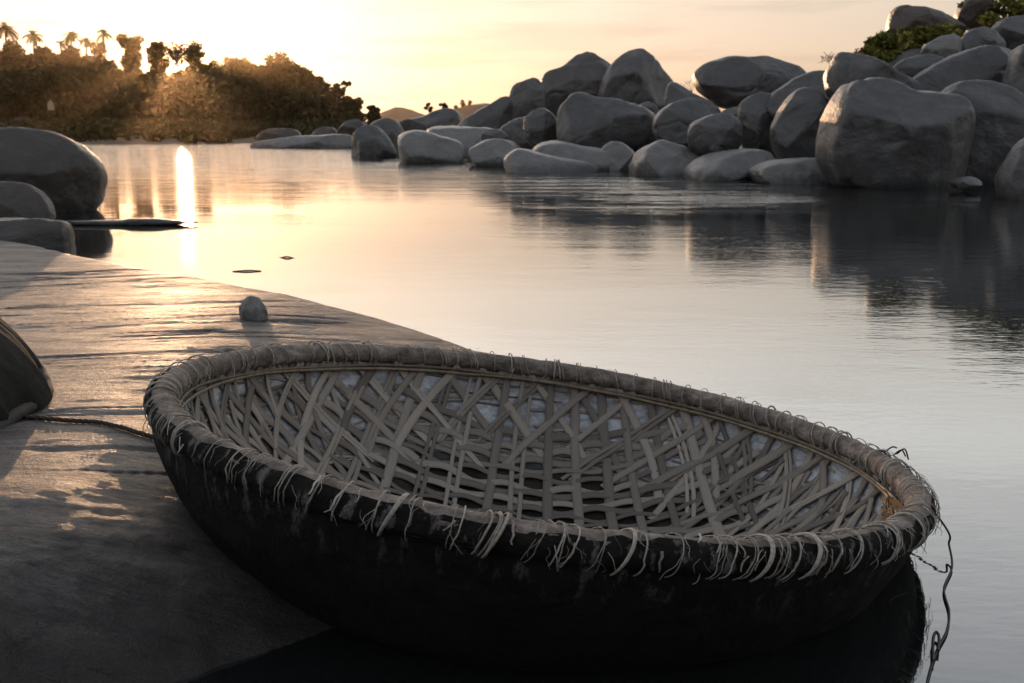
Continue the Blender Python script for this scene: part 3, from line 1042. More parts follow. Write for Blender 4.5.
# --- right, nearest the water
B('huge grey boulder with a sloped top facing the river, left of the vertical split', [(821,148),(822,135),(828,111),(841,88),(850,79),(868,76),(887,77),(905,85),(921,92),(942,92),(954,95),(963,106),(966,129),(967,154),(967,188),(933,196),(887,196),(841,190),(824,170)], 19.8, 0.85, apex=(-0.05, -0.05), facets=3, e1=0.5)
B('tall dark boulder with a flat top forming the right half of the split pair', [(938,94),(950,87),(958,82),(970,79),(994,82),(1013,89),(1024,101),(1030,123),(1026,148),(1015,178),(990,192),(955,194),(946,160),(940,120)], 20.6, 0.8, facets=4, e1=0.5)
B('smooth dark boulder cut by the right frame edge at the waterline', [(1001,180),(1007,165),(1021,144),(1050,128),(1085,132),(1105,170),(1098,222),(1050,236),(1018,228),(1004,200)], 16.5, 0.9)
B('grey boulder cut by the right frame edge, above the split pair', [(1005,87),(1010,68),(1019,46),(1035,40),(1065,50),(1080,90),(1066,118),(1024,116),(1010,107)], 22.5)
B('long grey boulder sloping down behind the huge sloped-top boulder', [(824,74),(833,60),(842,51),(850,53),(868,55),(890,68),(911,80),(932,91),(934,115),(885,124),(845,118),(829,95)], 23.5)
B('broad pale-topped mound just behind the split pair of boulders', [(910,82),(925,71),(939,64),(961,54),(982,46),(994,45),(1014,51),(1020,62),(1014,88),(985,98),(935,100),(914,96)], 24.0)
B('narrow very dark rock wedged under the pale flat boulder by the bush', [(890,70),(896,64),(907,57),(921,54),(943,57),(950,66),(940,80),(912,86),(894,82)], 25.2)
B('small pale brownish flat boulder in front of the green bush', [(921,52),(925,44),(939,37),(955,33),(962,38),(963,48),(952,59),(932,62),(923,58)], 26, mat='granite_pale')
B('rounded dark boulder right of the pale flat one under the tree', [(958,44),(970,29),(985,26),(998,32),(1007,44),(1003,56),(972,62),(959,55)], 26.3)
B('topmost boulder with a flat slanting top, above the green bush', [(888,32),(891,15),(895,8),(902,4),(918,6),(939,12),(955,20),(964,28),(955,40),(915,46),(890,44)], 29.5, e1=0.5, mat='granite_brown')
B('boulder at the very top edge half hidden by tree leaves', [(953,19),(960,5),(968,-2),(984,-5),(998,4),(999,20),(990,32),(964,30)], 30.5, mat='granite_brown')
B('dark ledge of rock under the overhanging tree at the top right corner', [(990,32),(1000,20),(1024,14),(1062,12),(1078,40),(1055,66),(1012,60),(998,50)], 27.6)
# --- middle right
B('big egg-shaped boulder perched against the sky with a gap beneath its left end', [(692,77),(694,71),(706,63),(721,59),(734,57),(752,58),(765,55),(776,58),(789,63),(800,66),(810,74),(804,88),(785,96),(765,103),(745,107),(723,109),(706,98),(696,88)], 30, 0.9, facets=4)
B('upright leaning boulder with a rounded top left of the huge one', [(771,132),(772,126),(781,108),(794,92),(803,86),(814,87),(822,95),(829,104),(832,130),(826,166),(798,168),(781,164),(773,145)], 24, 0.9, facets=4)
B('dark arched boulder resting over the upright leaning one', [(762,108),(772,93),(789,80),(807,73),(822,70),(836,76),(844,92),(842,110),(815,126),(785,130),(766,120)], 26.2)
B('dark rounded upright rock between the cube-like and the leaning boulder', [(739,112),(741,104),(750,96),(761,92),(773,94),(780,115),(780,156),(765,160),(745,154),(740,130)], 26.4)
B('squat cube-like boulder sitting on the low pale rock shelf', [(688,132),(692,123),(706,117),(721,112),(737,116),(742,123),(743,134),(739,150),(728,157),(706,158),(693,156),(689,145)], 24.2, 0.9, facets=5)
B('pale-topped round boulder half behind the cube-like one', [(651,126),(654,117),(662,108),(673,101),(688,99),(704,99),(717,106),(724,112),(724,138),(700,152),(670,149),(655,140)], 27)
B('small pale wedge of rock under the perched egg-shaped boulder', [(720,112),(728,108),(740,106),(746,112),(744,124),(726,124)], 28.8, mat='granite_pale')
B('pale slope of rock between the right peak and the perched boulder', [(666,86),(673,80),(684,87),(695,94),(706,99),(722,110),(715,122),(680,120),(664,108)], 38)
# --- the double peak
B('right-hand rounded peak of the double-peaked boulder hill', [(600,78),(609,66),(617,59),(626,52),(635,48),(644,49),(657,59),(666,70),(675,80),(679,93),(677,112),(650,122),(610,118),(596,100)], 44, 0.8, facets=4)
B('left-hand pointed peak of the double-peaked boulder hill', [(536,100),(539,82),(545,72),(562,66),(571,59),(580,51),(586,48),(593,51),(602,59),(611,65),(620,82),(615,112),(575,122),(548,122),(538,114)], 46, 0.8, facets=4)
B('pale-streaked boulder leaning on the left peak of the hill', [(506,110),(509,93),(514,85),(523,81),(538,77),(546,92),(546,118),(520,128),(507,122)], 43.5)
B('long dark rock sloping down left from the boulder hill', [(456,126),(467,117),(480,110),(493,102),(502,96),(511,96),(514,118),(505,134),(470,135)], 42)
B('large dark boulder with a slanting flat top under the double peak', [(557,114),(562,104),(573,93),(584,92),(600,98),(622,101),(644,106),(655,113),(659,122),(652,136),(641,147),(622,152),(600,153),(578,152),(558,146)], 30.5, 0.85, e1=0.5, facets=3)
B('round grey rock left of the large dark slanting-topped boulder', [(523,121),(530,112),(543,107),(554,114),(559,128),(559,146),(534,150),(524,138)], 31.5)
B('little pale rock peeping out behind the slanting-topped boulder', [(638,106),(644,102),(652,102),(660,109),(661,124),(644,124)], 33.5)
B('dark low rock filling the gap left of the slanting-topped boulder, behind the round grey rock', [(496,130),(510,120),(530,116),(548,120),(562,134),(560,152),(520,156),(498,150)], 34.5)
B('dark rock in the gap between the slanting-topped and the pale-topped round boulder', [(638,128),(650,119),(664,122),(670,140),(662,156),(638,154)], 30.9)
B('dark rock just under the green bush, behind the narrow dark rock', [(884,72),(892,58),(908,50),(926,48),(944,56),(946,72),(915,84),(890,82)], 27.0)
# --- low rocks at the waterline
B('long pale flood-polished rock with a hollow side below the dark boulder', [(530,152),(538,144),(552,140),(567,142),(589,147),(613,151),(624,158),(626,172),(600,178),(560,178),(532,172)], 27.6, **LOW)
B('low pale rock spreading at the water in front of the polished one', [(503,160),(508,153),(519,148),(530,150),(545,154),(565,158),(590,162),(602,169),(590,180),(540,182),(506,174)], 26.4, **LOW)
B('smooth pale hump of rock left of the polished long rock', [(468,150),(474,146),(483,141),(494,138),(509,140),(522,148),(522,164),(500,170),(474,168)], 30, **LOW)
B('double-humped grey rock at the waterline beside the dark round block', [(398,142),(400,136),(406,132),(415,130),(430,131),(441,136),(453,139),(461,142),(466,150),(464,166),(436,168),(402,166)], 33, **LOW)
B('long flat-topped grey rock behind the double-humped one', [(424,130),(432,126),(444,126),(467,127),(483,127),(499,130),(511,137),(508,152),(470,156),(436,150)], 36.5, **LOW)
B('dark rock crack block between the long flat rock and the round grey one', [(480,134),(488,129),(500,129),(510,136),(510,148),(484,148)], 33.5, mat='granite', T=1.0, group='low rocks along the far waterline')
B('dark round-shouldered block at the left end of the rock shore', [(351,140),(354,131),(363,125),(374,124),(383,131),(391,143),(398,156),(394,166),(370,168),(352,164)], 37.5, mat='granite', group='low rocks along the far waterline')
B('broad dim boulder right behind the dark round-shouldered block', [(364,130),(374,120),(387,117),(398,122),(406,136),(406,160),(380,162),(366,152)], 40.5, mat='granite', group='low rocks along the far waterline')
B('dark whale-backed mound against the sky, left of the boulder hill', [(392,128),(400,120),(413,118),(425,116),(435,111),(444,108),(452,108),(460,113),(462,124),(458,138),(425,142),(396,140)], 52, mat='granite')
B('pale rock with a dark round hollow beside the cube-like boulder', [(630,166),(636,152),(648,144),(661,138),(672,142),(688,146),(700,156),(708,176),(700,194),(660,196),(634,190)], 24.6, **LOW)
B('broad low shelf of rock beneath the cube-like boulder', [(682,170),(700,158),(720,152),(745,149),(763,149),(774,156),(772,176),(760,190),(715,196),(686,192)], 22.9, **LOW)
B('flat pale slab at the waterline left of the huge sloped-top boulder', [(748,171),(759,164),(776,160),(805,157),(828,158),(838,168),(834,186),(800,190),(758,186)], 21.4, **LOW)
B('tiny flat pale stone showing above water before the split pair', [(952,182),(958,177.5),(969,176),(978,179),(980,184),(966,189),(954,188)], 18.3, nt=48, nphi=20, **LOW)
B('grey rock between the polished long rock and the hollowed pale rock', [(600,150),(606,144),(614,141),(626,145),(637,156),(640,178),(616,182),(602,170)], 27.2, **LOW)
# --- left bank rocks, far
B('long pale flat-topped slab at the far waterline, left of the rock shore', [(248,145),(263,140),(286,137),(310,135.5),(338,134),(352,135),(358,146),(340,154),(290,154),(254,152)], 53, T=0.8, mat='granite_pale', group='rocks along the left bank', facets=2, apex=(0, -0.4))
B('low dark rock left end of the row behind the pale flat slab', [(255,137),(266,129),(284,127.5),(298,130),(304,140),(262,144)], 58, **LB)
B('low dark rock middle of the row behind the pale flat slab', [(309,136),(316,128),(331,126.5),(338,131),(338,142),(312,142)], 58, **LB)
B('low dark rock right end of the row behind the pale flat slab', [(335,133),(345,121),(356,118.5),(364,122),(366,138),(340,142)], 56, **LB)
# --- left, near
B('big smooth rounded boulder at the water, cut by the left frame edge', [(-75,160),(-38,134),(0,126),(23,128),(47,131),(68,139),(84,150),(96,162),(102,175),(103,188),(99,212),(70,222),(0,224),(-70,216)], 14.0, 0.9, mat='granite_brown', group='boulders by the left slab', facets=4)
B('smaller rounded boulder in front of the big one at the left frame edge', [(-40,196),(-12,183),(10,181),(26,184),(40,192),(50,206),(52,224),(20,230),(-34,228)], 12.3, 0.9, mat='granite_brown', group='boulders by the left slab', facets=3)
B('flat-topped dark rock between the near slab and the rounded boulders', [(-80,226),(-40,221),(0,220),(40,218.5),(62,221),(68,233),(72,262),(66,285),(0,292),(-80,286)], 9.9, 0.8, mat='granite_brown', group='boulders by the left slab', facets=2, apex=(0, 0.1), e1=0.38)
B('low dark bar of rock barely above the bright water', [(58,221),(85,220.3),(120,220),(142,218.6),(156,218.2),(176,220.2),(206,221.8),(180,225),(120,226),(66,225)], 12.0, 0.22, mat='granite_pale', group='boulders by the left slab', facets=1, apex=(0, -0.2))

# the small stone on the slab
def ground_hit(px, py, lift=0.0):
    z = 0.2
    for _ in range(20):
        p = at_z(px, py, z); z = 0.5 * z + 0.5 * (ground_height(p[0], p[1]) + lift)
    return p


g = ground_hit(254, 317)
yy = g[1]
import bmesh
bm = bmesh.new()
for q in ((-.075, 0, -.015), (-.05, -.06, -.015), (.04, -.065, -.015), (.08, -.01, -.015), (.05, .06, -.015), (-.05, .055, -.015), (-.080, -.012, .060), (-.038, -.062, .050),
          (.030, -.066, .046), (.078, -.022, .056), (-.048, .0, .108), (-.012, -.020, .128), (.034, .0, .112), (.0, .05, .105)):
    bm.verts.new(q)
bmesh.ops.convex_hull(bm, input=bm.verts)
bmesh.ops.bevel(bm, geom=list(bm.edges), offset=0.004, segments=2, affect='EDGES')
sme = bpy.data.meshes.new('stone'); bm.to_mesh(sme); bm.free()
sme.materials.append(M['stone'])
st = bpy.data.objects.new('stone', sme); COL.objects.link(st)
st.location = (g[0], yy, ground_height(g[0], yy) - 0.004)
tag(st, 'small pale angular stone lying alone on the slab', 'stone')

# upturned basket boat at the left frame edge
up = empty('upturned_coracle')
UX, UY, UR, UD = -2.56, 3.18, 0.92, 0.58
UZ = ground_height(-1.55, 3.0)
up.location = (UX, UY, UZ - 0.01)
up.rotation_euler = (0, math.radians(1), 0)
tag(up, 'dark tarred basket boat turned upside down, cut by the left frame edge', 'boat')
hs2 = np.linspace(0, 0.985, 44)
rows = []
na = 300
ta2 = np.linspace(0, 2 * np.pi, na, endpoint=False)
fold = fbm(np.c_[np.cos(ta2) * 6, np.sin(ta2) * 6, 0 * ta2], 3, 141)
for h in hs2:
    r = UR * (1 - h ** 1.6) ** (1 / 1.9)
    rr = r * (1 + (0.035 * fold + 0.02 * np.abs(np.sin(ta2 * 17 + h * 2)) ** 6) * (1 - h))
    rows.append(np.c_[np.cos(ta2) * rr, np.sin(ta2) * rr, np.full(na, h * UD + 0.02)])
V = np.vstack(rows + [[[0, 0, UD + 0.02]]])
F = grid_faces(len(rows), na, False, True).tolist() + [[(len(rows) - 1) * na + j, (len(rows) - 1) * na + (j + 1) % na, len(V) - 1] for j in range(na)]
link_mesh('hull', V, F, M['tar2'], up)
mbu = MB()
add_tube(mbu, np.c_[np.cos(ta2) * (UR + 0.004), np.sin(ta2) * (UR + 0.004), 0.022 + 0.012 * fbm(np.c_[np.cos(ta2) * 5, np.sin(ta2) * 5, 0 * ta2], 3, 145)], 0.022 + 0.006 * fold, 10, True)
mbu.build('rim', M['rope'], up)

# dry leaves caught inside the bow
mb = MB()
leaf_c = []
for i in range(14):
    t0 = RNG.gauss(-0.22, 0.04); s = S_ALL - RNG.uniform(0.03, 0.12)
    p = on_bowl(np.array([[math.cos(t0) * s, math.sin(t0) * s]]), 0.03 + 0.02 * RNG.random())[0]
    w = RC + p[0] * aa + p[1] * bb + p[2] * nn
    R = Matrix.Rotation(RNG.uniform(0, 6.3), 3, Vector((RNG.gauss(0, 1), RNG.gauss(0, 1), RNG.gauss(0, 1))).normalized())
    L = RNG.uniform(0.016, 0.032)
    lv_ = [R @ Vector(q) * L for q in ((-1, 0, 0), (-0.3, 0.42, 0.18), (0.4, 0.36, 0.1), (1, 0, -0.15), (0.4, -0.36, 0.1), (-0.3, -0.42, 0.18))]
    mb.add([w + np.array(q) for q in lv_], [[0, 1, 2, 5], [2, 3, 4, 5]], 0.5)
    leaf_c.append(w)
add_tube(mb, np.array(leaf_c), 0.0012, 5)          # the thin stalk the leaves hang on
thing_from(mb, 'dry_leaf_clump', M['dry_leaf'], 'small clump of orange dry leaves caught inside the far end of the boat', 'leaves')

# ------------------------------------------------------------------ banks and hills
def terrain(name, x0, x1, y0, y1, nx, ny, fn, mat):
    X, Y = np.meshgrid(np.linspace(x0, x1, nx), np.linspace(y0, y1, ny), indexing='ij')
    P = np.c_[X.ravel(), Y.ravel()]
    o = link_mesh(name, np.c_[P, fn(P[:, 0], P[:, 1])], grid_faces(nx, ny), mat)
    return tag(o, kind='structure')


BX = np.array([-7.0, -2, 2, 4, 6, 9, 12, 14, 40]); BY = np.array([46, 38, 30, 27, 25.0, 22.5, 20.5, 18, 14])


def right_bank(x, y):
    dist = y - np.interp(x, BX, BY)
    top = 0.45 + 0.36 * np.clip(x - 5, 0, 12)
    z = np.where(dist > 0, np.minimum(0.40 * dist, top), 0.4 * dist)
    z = (z + 0.10 * fbm(np.c_[x * 0.5, y * 0.5, 0 * x], 4, 151) - 0.35) * np.clip((y - 40) / -7, 0, 1) ** (x > 3)
    edge = np.clip((x + 7) / 5, 0, 1)
    return np.maximum(z * edge - 1.0 * (1 - edge), -0.9)


terrain('riverbank', -7, 60, 12, 80, 130, 130, right_bank, M['granite_brown'])


def left_bank(x, y):
    w = 64 + 0.12 * np.abs(x + 22) + 2.5 * fbm(np.c_[x * 0.06, 0 * x, 0 * x], 3, 161)
    dist = y - w
    px = 512 + 995 * x / np.maximum(y, 1)
    ridge = np.interp(px, [-300, 0, 110, 230, 300, 345, 375, 420, 700], [11, 11, 9.0, 9.0, 6.5, 2.0, 0.6, 0.5, 0.3])
    z = np.where(dist > 0, 0.9 * (1 - np.exp(-dist / 22)), 0.2 * dist)
    z = z + ridge * np.clip((y - 130) / 110, 0, 1) ** 1.2
    z = z + 0.14 * fbm(np.c_[x * 0.25, y * 0.25, 0 * x], 4, 163)
    return np.maximum(z, -0.95)


terrain('hillside', -200, 30, 55, 300, 170, 170, left_bank, M['bank'])


def far_hill(x, y):
    px = 512 + 995 * x / 430
    py = np.interp(px, [330, 372, 385, 400, 415, 430, 450, 470, 485, 510, 560, 700, 900], [126, 122, 113, 107, 111, 117, 112, 106, 104, 106, 104, 112, 124])
    top = CAM_Z + (125 - py) / 995 * 430
    return (top + 0.3 * fbm(np.c_[x * 0.2, y * 0.2, 0 * x], 3, 165)) * np.exp(-((y - 430) / 28) ** 2) - 0.9 * (1 - np.exp(-((y - 430) / 60) ** 2))


terrain('hills', -110, 150, 350, 470, 120, 60, far_hill, M['bank'])

def sky_block_hill(x, y):
    d = np.clip(-7 - y, 0, 60)
    z = 17 * (1 - np.exp(-(d / 14) ** 1.4)) * (0.75 + 0.25 * np.cos(x * 0.04))
    return z + 0.8 * fbm(np.c_[x * 0.12, y * 0.12, 0 * x], 4, 171) * np.clip(d / 6, 0, 1) - 0.6 + 0.5 * np.clip(d / 3, 0, 1)


terrain('hillside', -120, 120, -58, -6, 120, 50, sky_block_hill, M['granite_brown'])  # unseen hill added behind the camera to block low sky and darken fronts

# ------------------------------------------------------------------ trees and plants
NRNG = np.random.RandomState(3)


def leaf_cloud(mb, clumps, n, size, flat=0.5):
    """clumps: (centre, radii, weight); n leaf-shaped faces, tone per clump and leaf"""
    wsum = sum(c[2] for c in clumps)
    for c, r, wt_ in clumps:
        k = max(4, int(n * wt_ / wsum))
        d = NRNG.normal(size=(k, 3)); d /= np.linalg.norm(d, axis=1)[:, None]
        rad_ = NRNG.uniform(0, 1, k) ** 0.45
        P = np.array(c) + d * rad_[:, None] * np.array(r)
        a = NRNG.normal(size=(k, 3)); a /= np.linalg.norm(a, axis=1)[:, None]
        b = np.cross(a, NRNG.normal(size=(k, 3))); b /= np.linalg.norm(b, axis=1)[:, None]
        s = size * NRNG.uniform(0.55, 1.35, k)[:, None]
        V = np.stack([P - a * s, P + b * s * flat, P + a * s, P - b * s * flat], 1).reshape(-1, 3)
        F = np.arange(4 * k).reshape(-1, 4)
        base = NRNG.uniform(0.1, 0.8)
        mb.add(V, F, np.repeat(np.clip(base + NRNG.normal(0, 0.18, k), 0, 1), 4))


def tree(label, px, top, wid, Y, clumps_n=16, shape='round', n=900, leaf=0.42, base=None, group='trees on the far left bank', mat='leaf', low=0.35, name='tree'):
    p_top = at(px, top, Y)
    x = p_top[0]
    zb = base if base is not None else float(left_bank(np.array([x]), np.array([Y]))[0])
    h = p_top[2] - zb
    wm = wid / 995 * Y / 2
    t = empty(name, (x, Y, zb))
    tag(t, label, 'tree', group)
    tr = MB()
    lean = NRNG.uniform(-0.04, 0.04) * h
    pts = smooth_path([(0, 0, -0.4), (lean * 0.3, 0, h * 0.3), (lean, 0, h * 0.85)], 14)
    add_tube(tr, pts, np.linspace(0.028 * h, 0.006 * h, 14), 7)
    cl = []
    clumps_n = int(clumps_n * 1.7)
    for i in range(clumps_n):
        f = NRNG.uniform(0, 1)
        z = h * (low + (1 - low) * f)
        prof = {'round': math.sin(math.pi * min(0.95, 0.12 + 0.8 * f)), 'column': 0.85 + 0.15 * math.sin(9 * f), 'cone': 1.05 - 0.75 * f,
                'umbrella': 0.35 + 0.65 * (f > 0.5)}[shape]
        r = wm * prof
        a = NRNG.uniform(0, 2 * math.pi); q = NRNG.uniform(0.2, 0.8) * r
        cr = wm * (NRNG.uniform(0.28, 0.62) if shape in ('column', 'cone') else NRNG.uniform(0.22, 0.45))
        if shape in ('column', 'cone'): q = q * 1.05; z = h * (low + (1 - low) * (i + 0.5) / clumps_n)
        c = (q * math.cos(a), q * math.sin(a), min(z, h - cr * 0.6 - (NRNG.uniform(0, 0.16) * h if i % 4 else 0)))
        cl.append((c, (cr, cr, cr * NRNG.uniform(0.6, 0.9)), cr ** 2))
        if i % 2 == 0:
            k = NRNG.uniform(0.3, 0.7)
            add_tube(tr, smooth_path([(lean * k, 0, h * low * 0.9), (c[0] * 0.5, c[1] * 0.5, (h * low + c[2]) / 2), c], 8), np.linspace(0.012 * h, 0.004 * h, 8), 5)
    tr.build('trunk', M['bark'], t)
    cb = MB()
    leaf_cloud(cb, cl, int(n * 2.4), leaf * 0.95)
    cb.build('crown', M[mat], t, smooth=False)
    return t


def palm(label, px, top, wid, Y, group='palms on the far left bank'):
    p = at(px, top + 3, Y)
    x = p[0]
    zb = float(left_bank(np.array([x]), np.array([Y]))[0])
    h = p[2] - zb
    R = wid / 995 * Y / 2 * 0.95
    t = empty('palm_tree', (x, Y, zb))
    tag(t, label, 'palm tree', group)
    tr = MB()
    ln = NRNG.uniform(-0.05, 0.05) * h
    hub = np.array([ln, 0, h - R * 0.45])
    add_tube(tr, smooth_path([(0, 0, -0.4), (ln * 0.2, 0, h * 0.4), hub], 14), np.linspace(0.30, 0.17, 14), 7)
    tr.build('trunk', M['bark'], t)
    cb = MB()
    nf = 22
    for i in range(nf):
        a = 2 * math.pi * i / nf * 2.4 + NRNG.uniform(-0.2, 0.2)
        el = NRNG.uniform(-0.45, 1.25)
        L = R * NRNG.uniform(0.95, 1.2)
        s = np.linspace(0, 1, 9)
        hx = L * s * math.cos(el) * (1 if el > 0.9 else 1)
        zz = L * (s * math.sin(el) - 0.55 * s ** 2.2)
        mid = hub + np.c_[hx * math.cos(a), hx * math.sin(a), zz]
        sd = np.array([-math.sin(a), math.cos(a), 0])
        tone = NRNG.uniform(0.1, 0.9)
        for k in range(1, 9):                         # leaflets in pairs along the frond
            for sg in (-1, 1):
                for q in (0.0, 0.5):
                    b0_ = mid[k - 1] * (1 - q) + mid[k] * q
                    tip = b0_ + sd * sg * L * 0.30 * (1 - 0.6 * abs(k / 8 - 0.45)) + (mid[k] - mid[k - 1]) * 0.9 + np.array([0, 0, -L * 0.10])
                    wv = (mid[k] - mid[k - 1]) * 0.75
                    cb.add([b0_, b0_ + wv, tip], [[0, 1, 2]], tone)
    cb.build('crown', M['palm'], t, smooth=False)
    return t


palm('palm at the left frame edge taller than the trees beside it', 4, 19, 24, 215)
palm('palm with a full round head on a bare trunk, second palm from the left edge', 31, 27, 19, 225)
palm('palm with the widest ragged head in the middle of the palm group', 69, 28, 20, 225)
palm('low palm with a narrow head right of the widest-headed palm', 84, 34, 15, 230)
palm('tall palm next to the gap left of the column-shaped tree', 103, 26, 17, 225)
palm('short palm leaning left of the widest-headed palm', 60, 37, 13, 220)
palm('short palm beside the tall one at the gap', 94, 39, 12, 222)
palm('first of the small palms right of the sun', 213, 56, 14, 225)
palm('small palm with a pointed head right of the sun, tallest of its trio', 227, 53, 13, 228)
palm('third of the small palms right of the sun, nearest the spreading tree', 245, 54, 15, 230)
tree('bushy dark tree under the palm at the left frame edge', 10, 40, 36, 205, 14, 'round', 900, low=0.2)
tree('broad low tree filling the space under the left palms', 42, 46, 34, 215, 14, 'round', 900, low=0.1)
tree('rounded tree under the short leaning palm', 72, 45, 32, 218, 14, 'round', 800, low=0.1)
tree('dense tree under the tall palm at the gap', 98, 42, 22, 220, 12, 'round', 700, low=0.1)
tree('tall dark column-shaped tree left of the sun', 129, 33, 23, 220, 26, 'column', 1900, low=0.1)
tree('round-headed tree close to the left of the sun', 156, 41, 22, 222, 20, 'column', 1500, low=0.1)
tree('pointed tree close to the right of the sun', 192, 43, 22, 222, 18, 'cone', 1300, low=0.1)
tree('airy open-crowned tree added in front of the sun to soften its light', 175, 41, 50, 221, 26, 'umbrella', 200, low=0.62)  # porous crown added to thin the direct sun reaching the slab
tree('low leafy tree under the first of the small palms', 212, 63, 30, 215, 12, 'round', 800, low=0.1)
tree('low wide tree between the small palms and the spreading tree', 240, 57, 44, 212, 14, 'round', 1000, low=0.1)
tree('open spreading tree with sky showing through its crown', 277, 52, 38, 220, 16, 'umbrella', 520, low=0.3)
tree('thick tree below the open spreading one', 283, 60, 48, 205, 16, 'round', 1200, low=0.05)
tree('rounded tree where the skyline starts to fall', 301, 64, 26, 210, 12, 'round', 800, low=0.05)
tree('small rounded tree halfway down the falling skyline', 316, 75, 26, 205, 12, 'round', 700, low=0.05)
tree('open tree with spiky twigs low on the falling skyline', 341, 81, 22, 200, 12, 'umbrella', 420, low=0.3)
tree('squat dense tree at the foot of the falling skyline', 350, 97, 32, 190, 12, 'round', 800, low=0.02)
tree('dark round shrub-like tree alone at the end of the bank', 375, 103, 20, 150, 12, 'round', 800, leaf=0.3, low=0.02, base=0.6)

# the wood below the skyline reads as one mass
wm_ = MB()
TOPX = [-120, 0, 20, 50, 105, 115, 140, 170, 200, 240, 290, 320, 345, 362, 372]
TOPY = [50, 50, 52, 50, 52, 66, 68, 70, 62, 57, 59, 74, 97, 112, 122]
for i in range(620):
    px = NRNG.uniform(-90, 368); Y = NRNG.uniform(135, 238)
    top = np.interp(px, TOPX, TOPY) + (238 - Y) * 0.17 + NRNG.uniform(0, 7)
    p = at(px, min(top, 126), Y)
    zb = float(left_bank(np.array([p[0]]), np.array([Y]))[0])
    if p[2] < zb + 0.6: continue
    r = NRNG.uniform(0.9, 2.4)
    zc = p[2] - r * 0.8
    while zc > zb - r * 0.5:
        leaf_cloud(wm_, [((p[0] + NRNG.normal(0, 0.5), Y, zc), (r, r, r * 0.85), 1)], 60, 0.55)
        zc -= r * 1.15
wo = wm_.build('woods', M['leaf'], None, smooth=False)
tag(wo, kind='stuff', label='dense dark wood covering the far left bank below the skyline')

# low scrub along the waterline of the far left bank
sc = MB()
for i in range(800):
    px = NRNG.uniform(-60, 350); Y = NRNG.uniform(65, 130)
    x = (px - 512) / 995 * Y
    zb = float(left_bank(np.array([x]), np.array([Y]))[0])
    r = NRNG.uniform(0.3, 1.0)
    leaf_cloud(sc, [((x, Y, zb + r * 0.4), (r * 1.4, r, r * 0.7), 1)], 40, 0.28)
so = sc.build('undergrowth', M['leaf'], None, smooth=False)
tag(so, kind='stuff', label='low dry scrub along the far left waterline')

# tiny trees on the far skyline in the middle
for lab, px, top, wid, Y, base in (
        ('tiny twin-stemmed tree left on the whale-backed mound', 429, 103, 9, 58, 1.7),
        ('tiny bush-like tree right on top of the whale-backed mound', 443, 101, 10, 58, 1.9),
        ('tiny round tree on the distant hill, left of three', 456, 105, 6, 425, 5.0),
        ('tiny tall tree on the distant hill, middle of three', 463, 99, 5, 425, 6.0),
        ('tiny slim tree on the distant hill, right of three', 470, 100, 5, 425, 7.0)):
    tree(lab, px, top, wid, Y, 7, 'round', 220, leaf=0.07 * Y / 58, base=base, group='tiny trees on the middle skyline', low=0.3)


# right bank: bush, dry shrub, tree
def bush(label, pts, Y, n, leaf, mat='bush', name='bush', cat='bush'):
    t0 = at(pts[0][0], pts[0][1], Y)
    P = [at(x, y, Y + NRNG.uniform(-0.6, 0.6)) for x, y, r in pts]
    zb = min(p[2] for p in P) - 0.4
    o = empty(name, (t0[0], Y, zb))
    tag(o, label, cat)
    st_ = MB()
    cl = []
    for p, (x, y, r) in zip(P, pts):
        rr = r / 995 * Y
        c = p - np.array([t0[0], Y, zb])
        cl.append((c, (rr, rr, rr * 0.85), rr ** 2))
        add_tube(st_, smooth_path([(c[0] * 0.6, c[1] * 0.5, -0.2), (c[0] * 0.8, c[1] * 0.8, c[2] * 0.5), c], 8), np.linspace(0.03, 0.008, 8), 5)
    st_.build('stem', M['bark'], o)
    cb = MB(); leaf_cloud(cb, cl, n, leaf); cb.build('foliage', M[mat], o, smooth=False)
    return o


bush('wide green bush growing between the topmost and the sloping boulders',
     [(874, 44, 9), (868, 52, 7), (885, 40, 10), (898, 46, 12), (893, 58, 9), (910, 42, 12), (920, 36, 10), (935, 33, 9), (905, 34, 8), (948, 31, 8), (880, 54, 9), (955, 35, 7)], 27.6, 5200, 0.075)
bush('dry reddish shrub of bare twigs left of the green bush', [(860, 52, 5), (866, 49, 4), (857, 55, 4)], 26.8, 160, 0.05, 'dry', 'dry_shrub') if 'dry' in M else None
o = empty('overhanging_tree', (15.2, 30, 2.4))
tag(o, 'leafy tree leaning in over the boulders at the top right corner', 'tree')
tr = MB()
org = np.array([15.2, 30, 2.4])
def rel(px, py, Y=30): return at(px, py, Y) - org
add_tube(tr, smooth_path([(0, 0, -0.6), rel(1050, 5), rel(1046, -30)], 12), np.linspace(0.17, 0.08, 12), 8)
for q in ((1000, 2), (985, 10), (1012, 12), (1030, -10), (968, 6)):
    add_tube(tr, smooth_path([rel(1048, -2), rel((1048 + q[0]) / 2, q[1] - 14), rel(*q)], 10), np.linspace(0.06, 0.012, 10), 5)
tr.build('trunk', M['bark'], o)
cb = MB()
leaf_cloud(cb, [(rel(x, y, 30 + NRNG.uniform(-0.7, 0.7)), (r / 33, r / 33, r / 40), r * r) for x, y, r in
    [(966, 6, 7), (976, 14, 9), (985, 4, 9), (990, 20, 9), (972, 22, 7), (1004, 2, 10), (1012, 14, 9), (1022, 4, 12), (1024, 18, 8), (1000, 14, 6), (1040, -6, 18), (1050, -24, 20), (1064, -2, 18), (1020, -20, 16), (995, -14, 12)]], 3600, 0.085)
cb.build('crown', M['bush'], o, smooth=False)

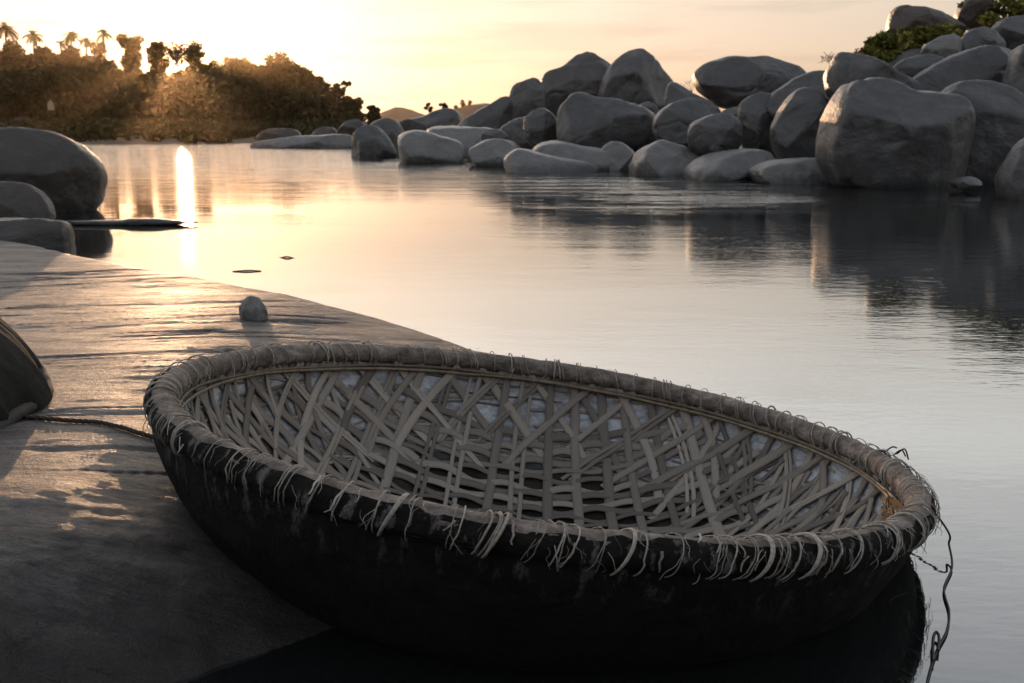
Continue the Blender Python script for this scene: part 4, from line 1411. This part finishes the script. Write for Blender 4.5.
def twigs(label, root, tips, Y, name='bare_twigs'):
    mb = MB()
    for t in tips:
        a, b = at(*root, Y), at(*t, Y + NRNG.uniform(-0.3, 0.3))
        m = (a + b) / 2 + np.array([0, 0, 0.05])
        add_tube(mb, smooth_path([a, m, b], 8), np.linspace(0.010, 0.004, 8), 5)
        for k in range(4):
            f = NRNG.uniform(0.4, 1); c = a * (1 - f) + b * f
            add_tube(mb, np.array([c, c + np.array([NRNG.uniform(-0.15, 0.15), 0, NRNG.uniform(0.02, 0.16)])]), 0.006, 4)
    return thing_from(mb, name, M['twig'], label, 'shrub')

twigs('bare twiggy shrub reaching left from the long sloping boulder', (838, 62), [(822, 60), (826, 55), (820, 57), (829, 64), (818, 63)], 25.0, 'bare_shrub')
twigs('thin dry weed on the skyline between right peak and perched boulder', (692, 92), [(684, 81), (689, 82), (695, 84), (680, 84)], 40.0, 'dry_weed')

# small white buildings among the trees on the far left bank
def house(label, px, py, wid, hgt, Y, pointed=False):
    p = at(px, py, Y)
    w, h = wid / 995 * Y / 2, hgt / 995 * Y
    e = empty('white_shrine' if pointed else 'white_house', (p[0], Y, p[2]))
    tag(e, label, 'shrine' if pointed else 'house')
    wb = MB()
    wb.add([(sx * w, sy * w, z) for z in (-0.4, h * 0.55) for sx, sy in ((-1, -1), (1, -1), (1, 1), (-1, 1))],
           [[0, 1, 5, 4], [1, 2, 6, 5], [2, 3, 7, 6], [3, 0, 4, 7], [4, 5, 6, 7]])
    wb.build('wall', M['plaster'], e, smooth=False)
    rb = MB()
    k = 0.85 if pointed else 1.12
    top = 0.12 if pointed else 0.6
    rb.add([(sx * w * k, sy * w * k, h * 0.555) for sx, sy in ((-1, -1), (1, -1), (1, 1), (-1, 1))] + [(sx * w * top, sy * w * 0.1, h) for sx, sy in ((-1, -1), (1, -1), (1, 1), (-1, 1))],
           [[0, 1, 5, 4], [1, 2, 6, 5], [2, 3, 7, 6], [3, 0, 4, 7], [4, 5, 6, 7], [3, 2, 1, 0]])
    rb.build('roof', M['plaster'], e, smooth=False)

house('tiny pointed white shrine low among the trees on the left', 51, 107, 4.5, 6.5, 131, True)

# ------------------------------------------------------------------ haze
hz = link_mesh('haze', [(x, y, z) for z in (-1.95, 42) for x, y in ((-420, -70), (420, -70), (420, 720), (-420, 720))],
               [[3, 2, 1, 0], [4, 5, 6, 7], [0, 1, 5, 4], [1, 2, 6, 5], [2, 3, 7, 6], [3, 0, 4, 7]], None or bpy.data.materials.new('haze'), smooth=False)
hm = hz.data.materials[0]
hm.use_nodes = True
ht = hm.node_tree
ht.nodes.clear()
ho = ht.nodes.new('ShaderNodeOutputMaterial'); hv_ = ht.nodes.new('ShaderNodeVolumePrincipled')
hv_.inputs['Color'].default_value = (1.0, 0.74, 0.48, 1)
hv_.inputs['Density'].default_value = 0.000075
hv_.inputs['Anisotropy'].default_value = 0.9
ht.links.new(hv_.outputs['Volume'], ho.inputs['Volume'])
tag(hz, kind='stuff', label='thin evening haze over the river')
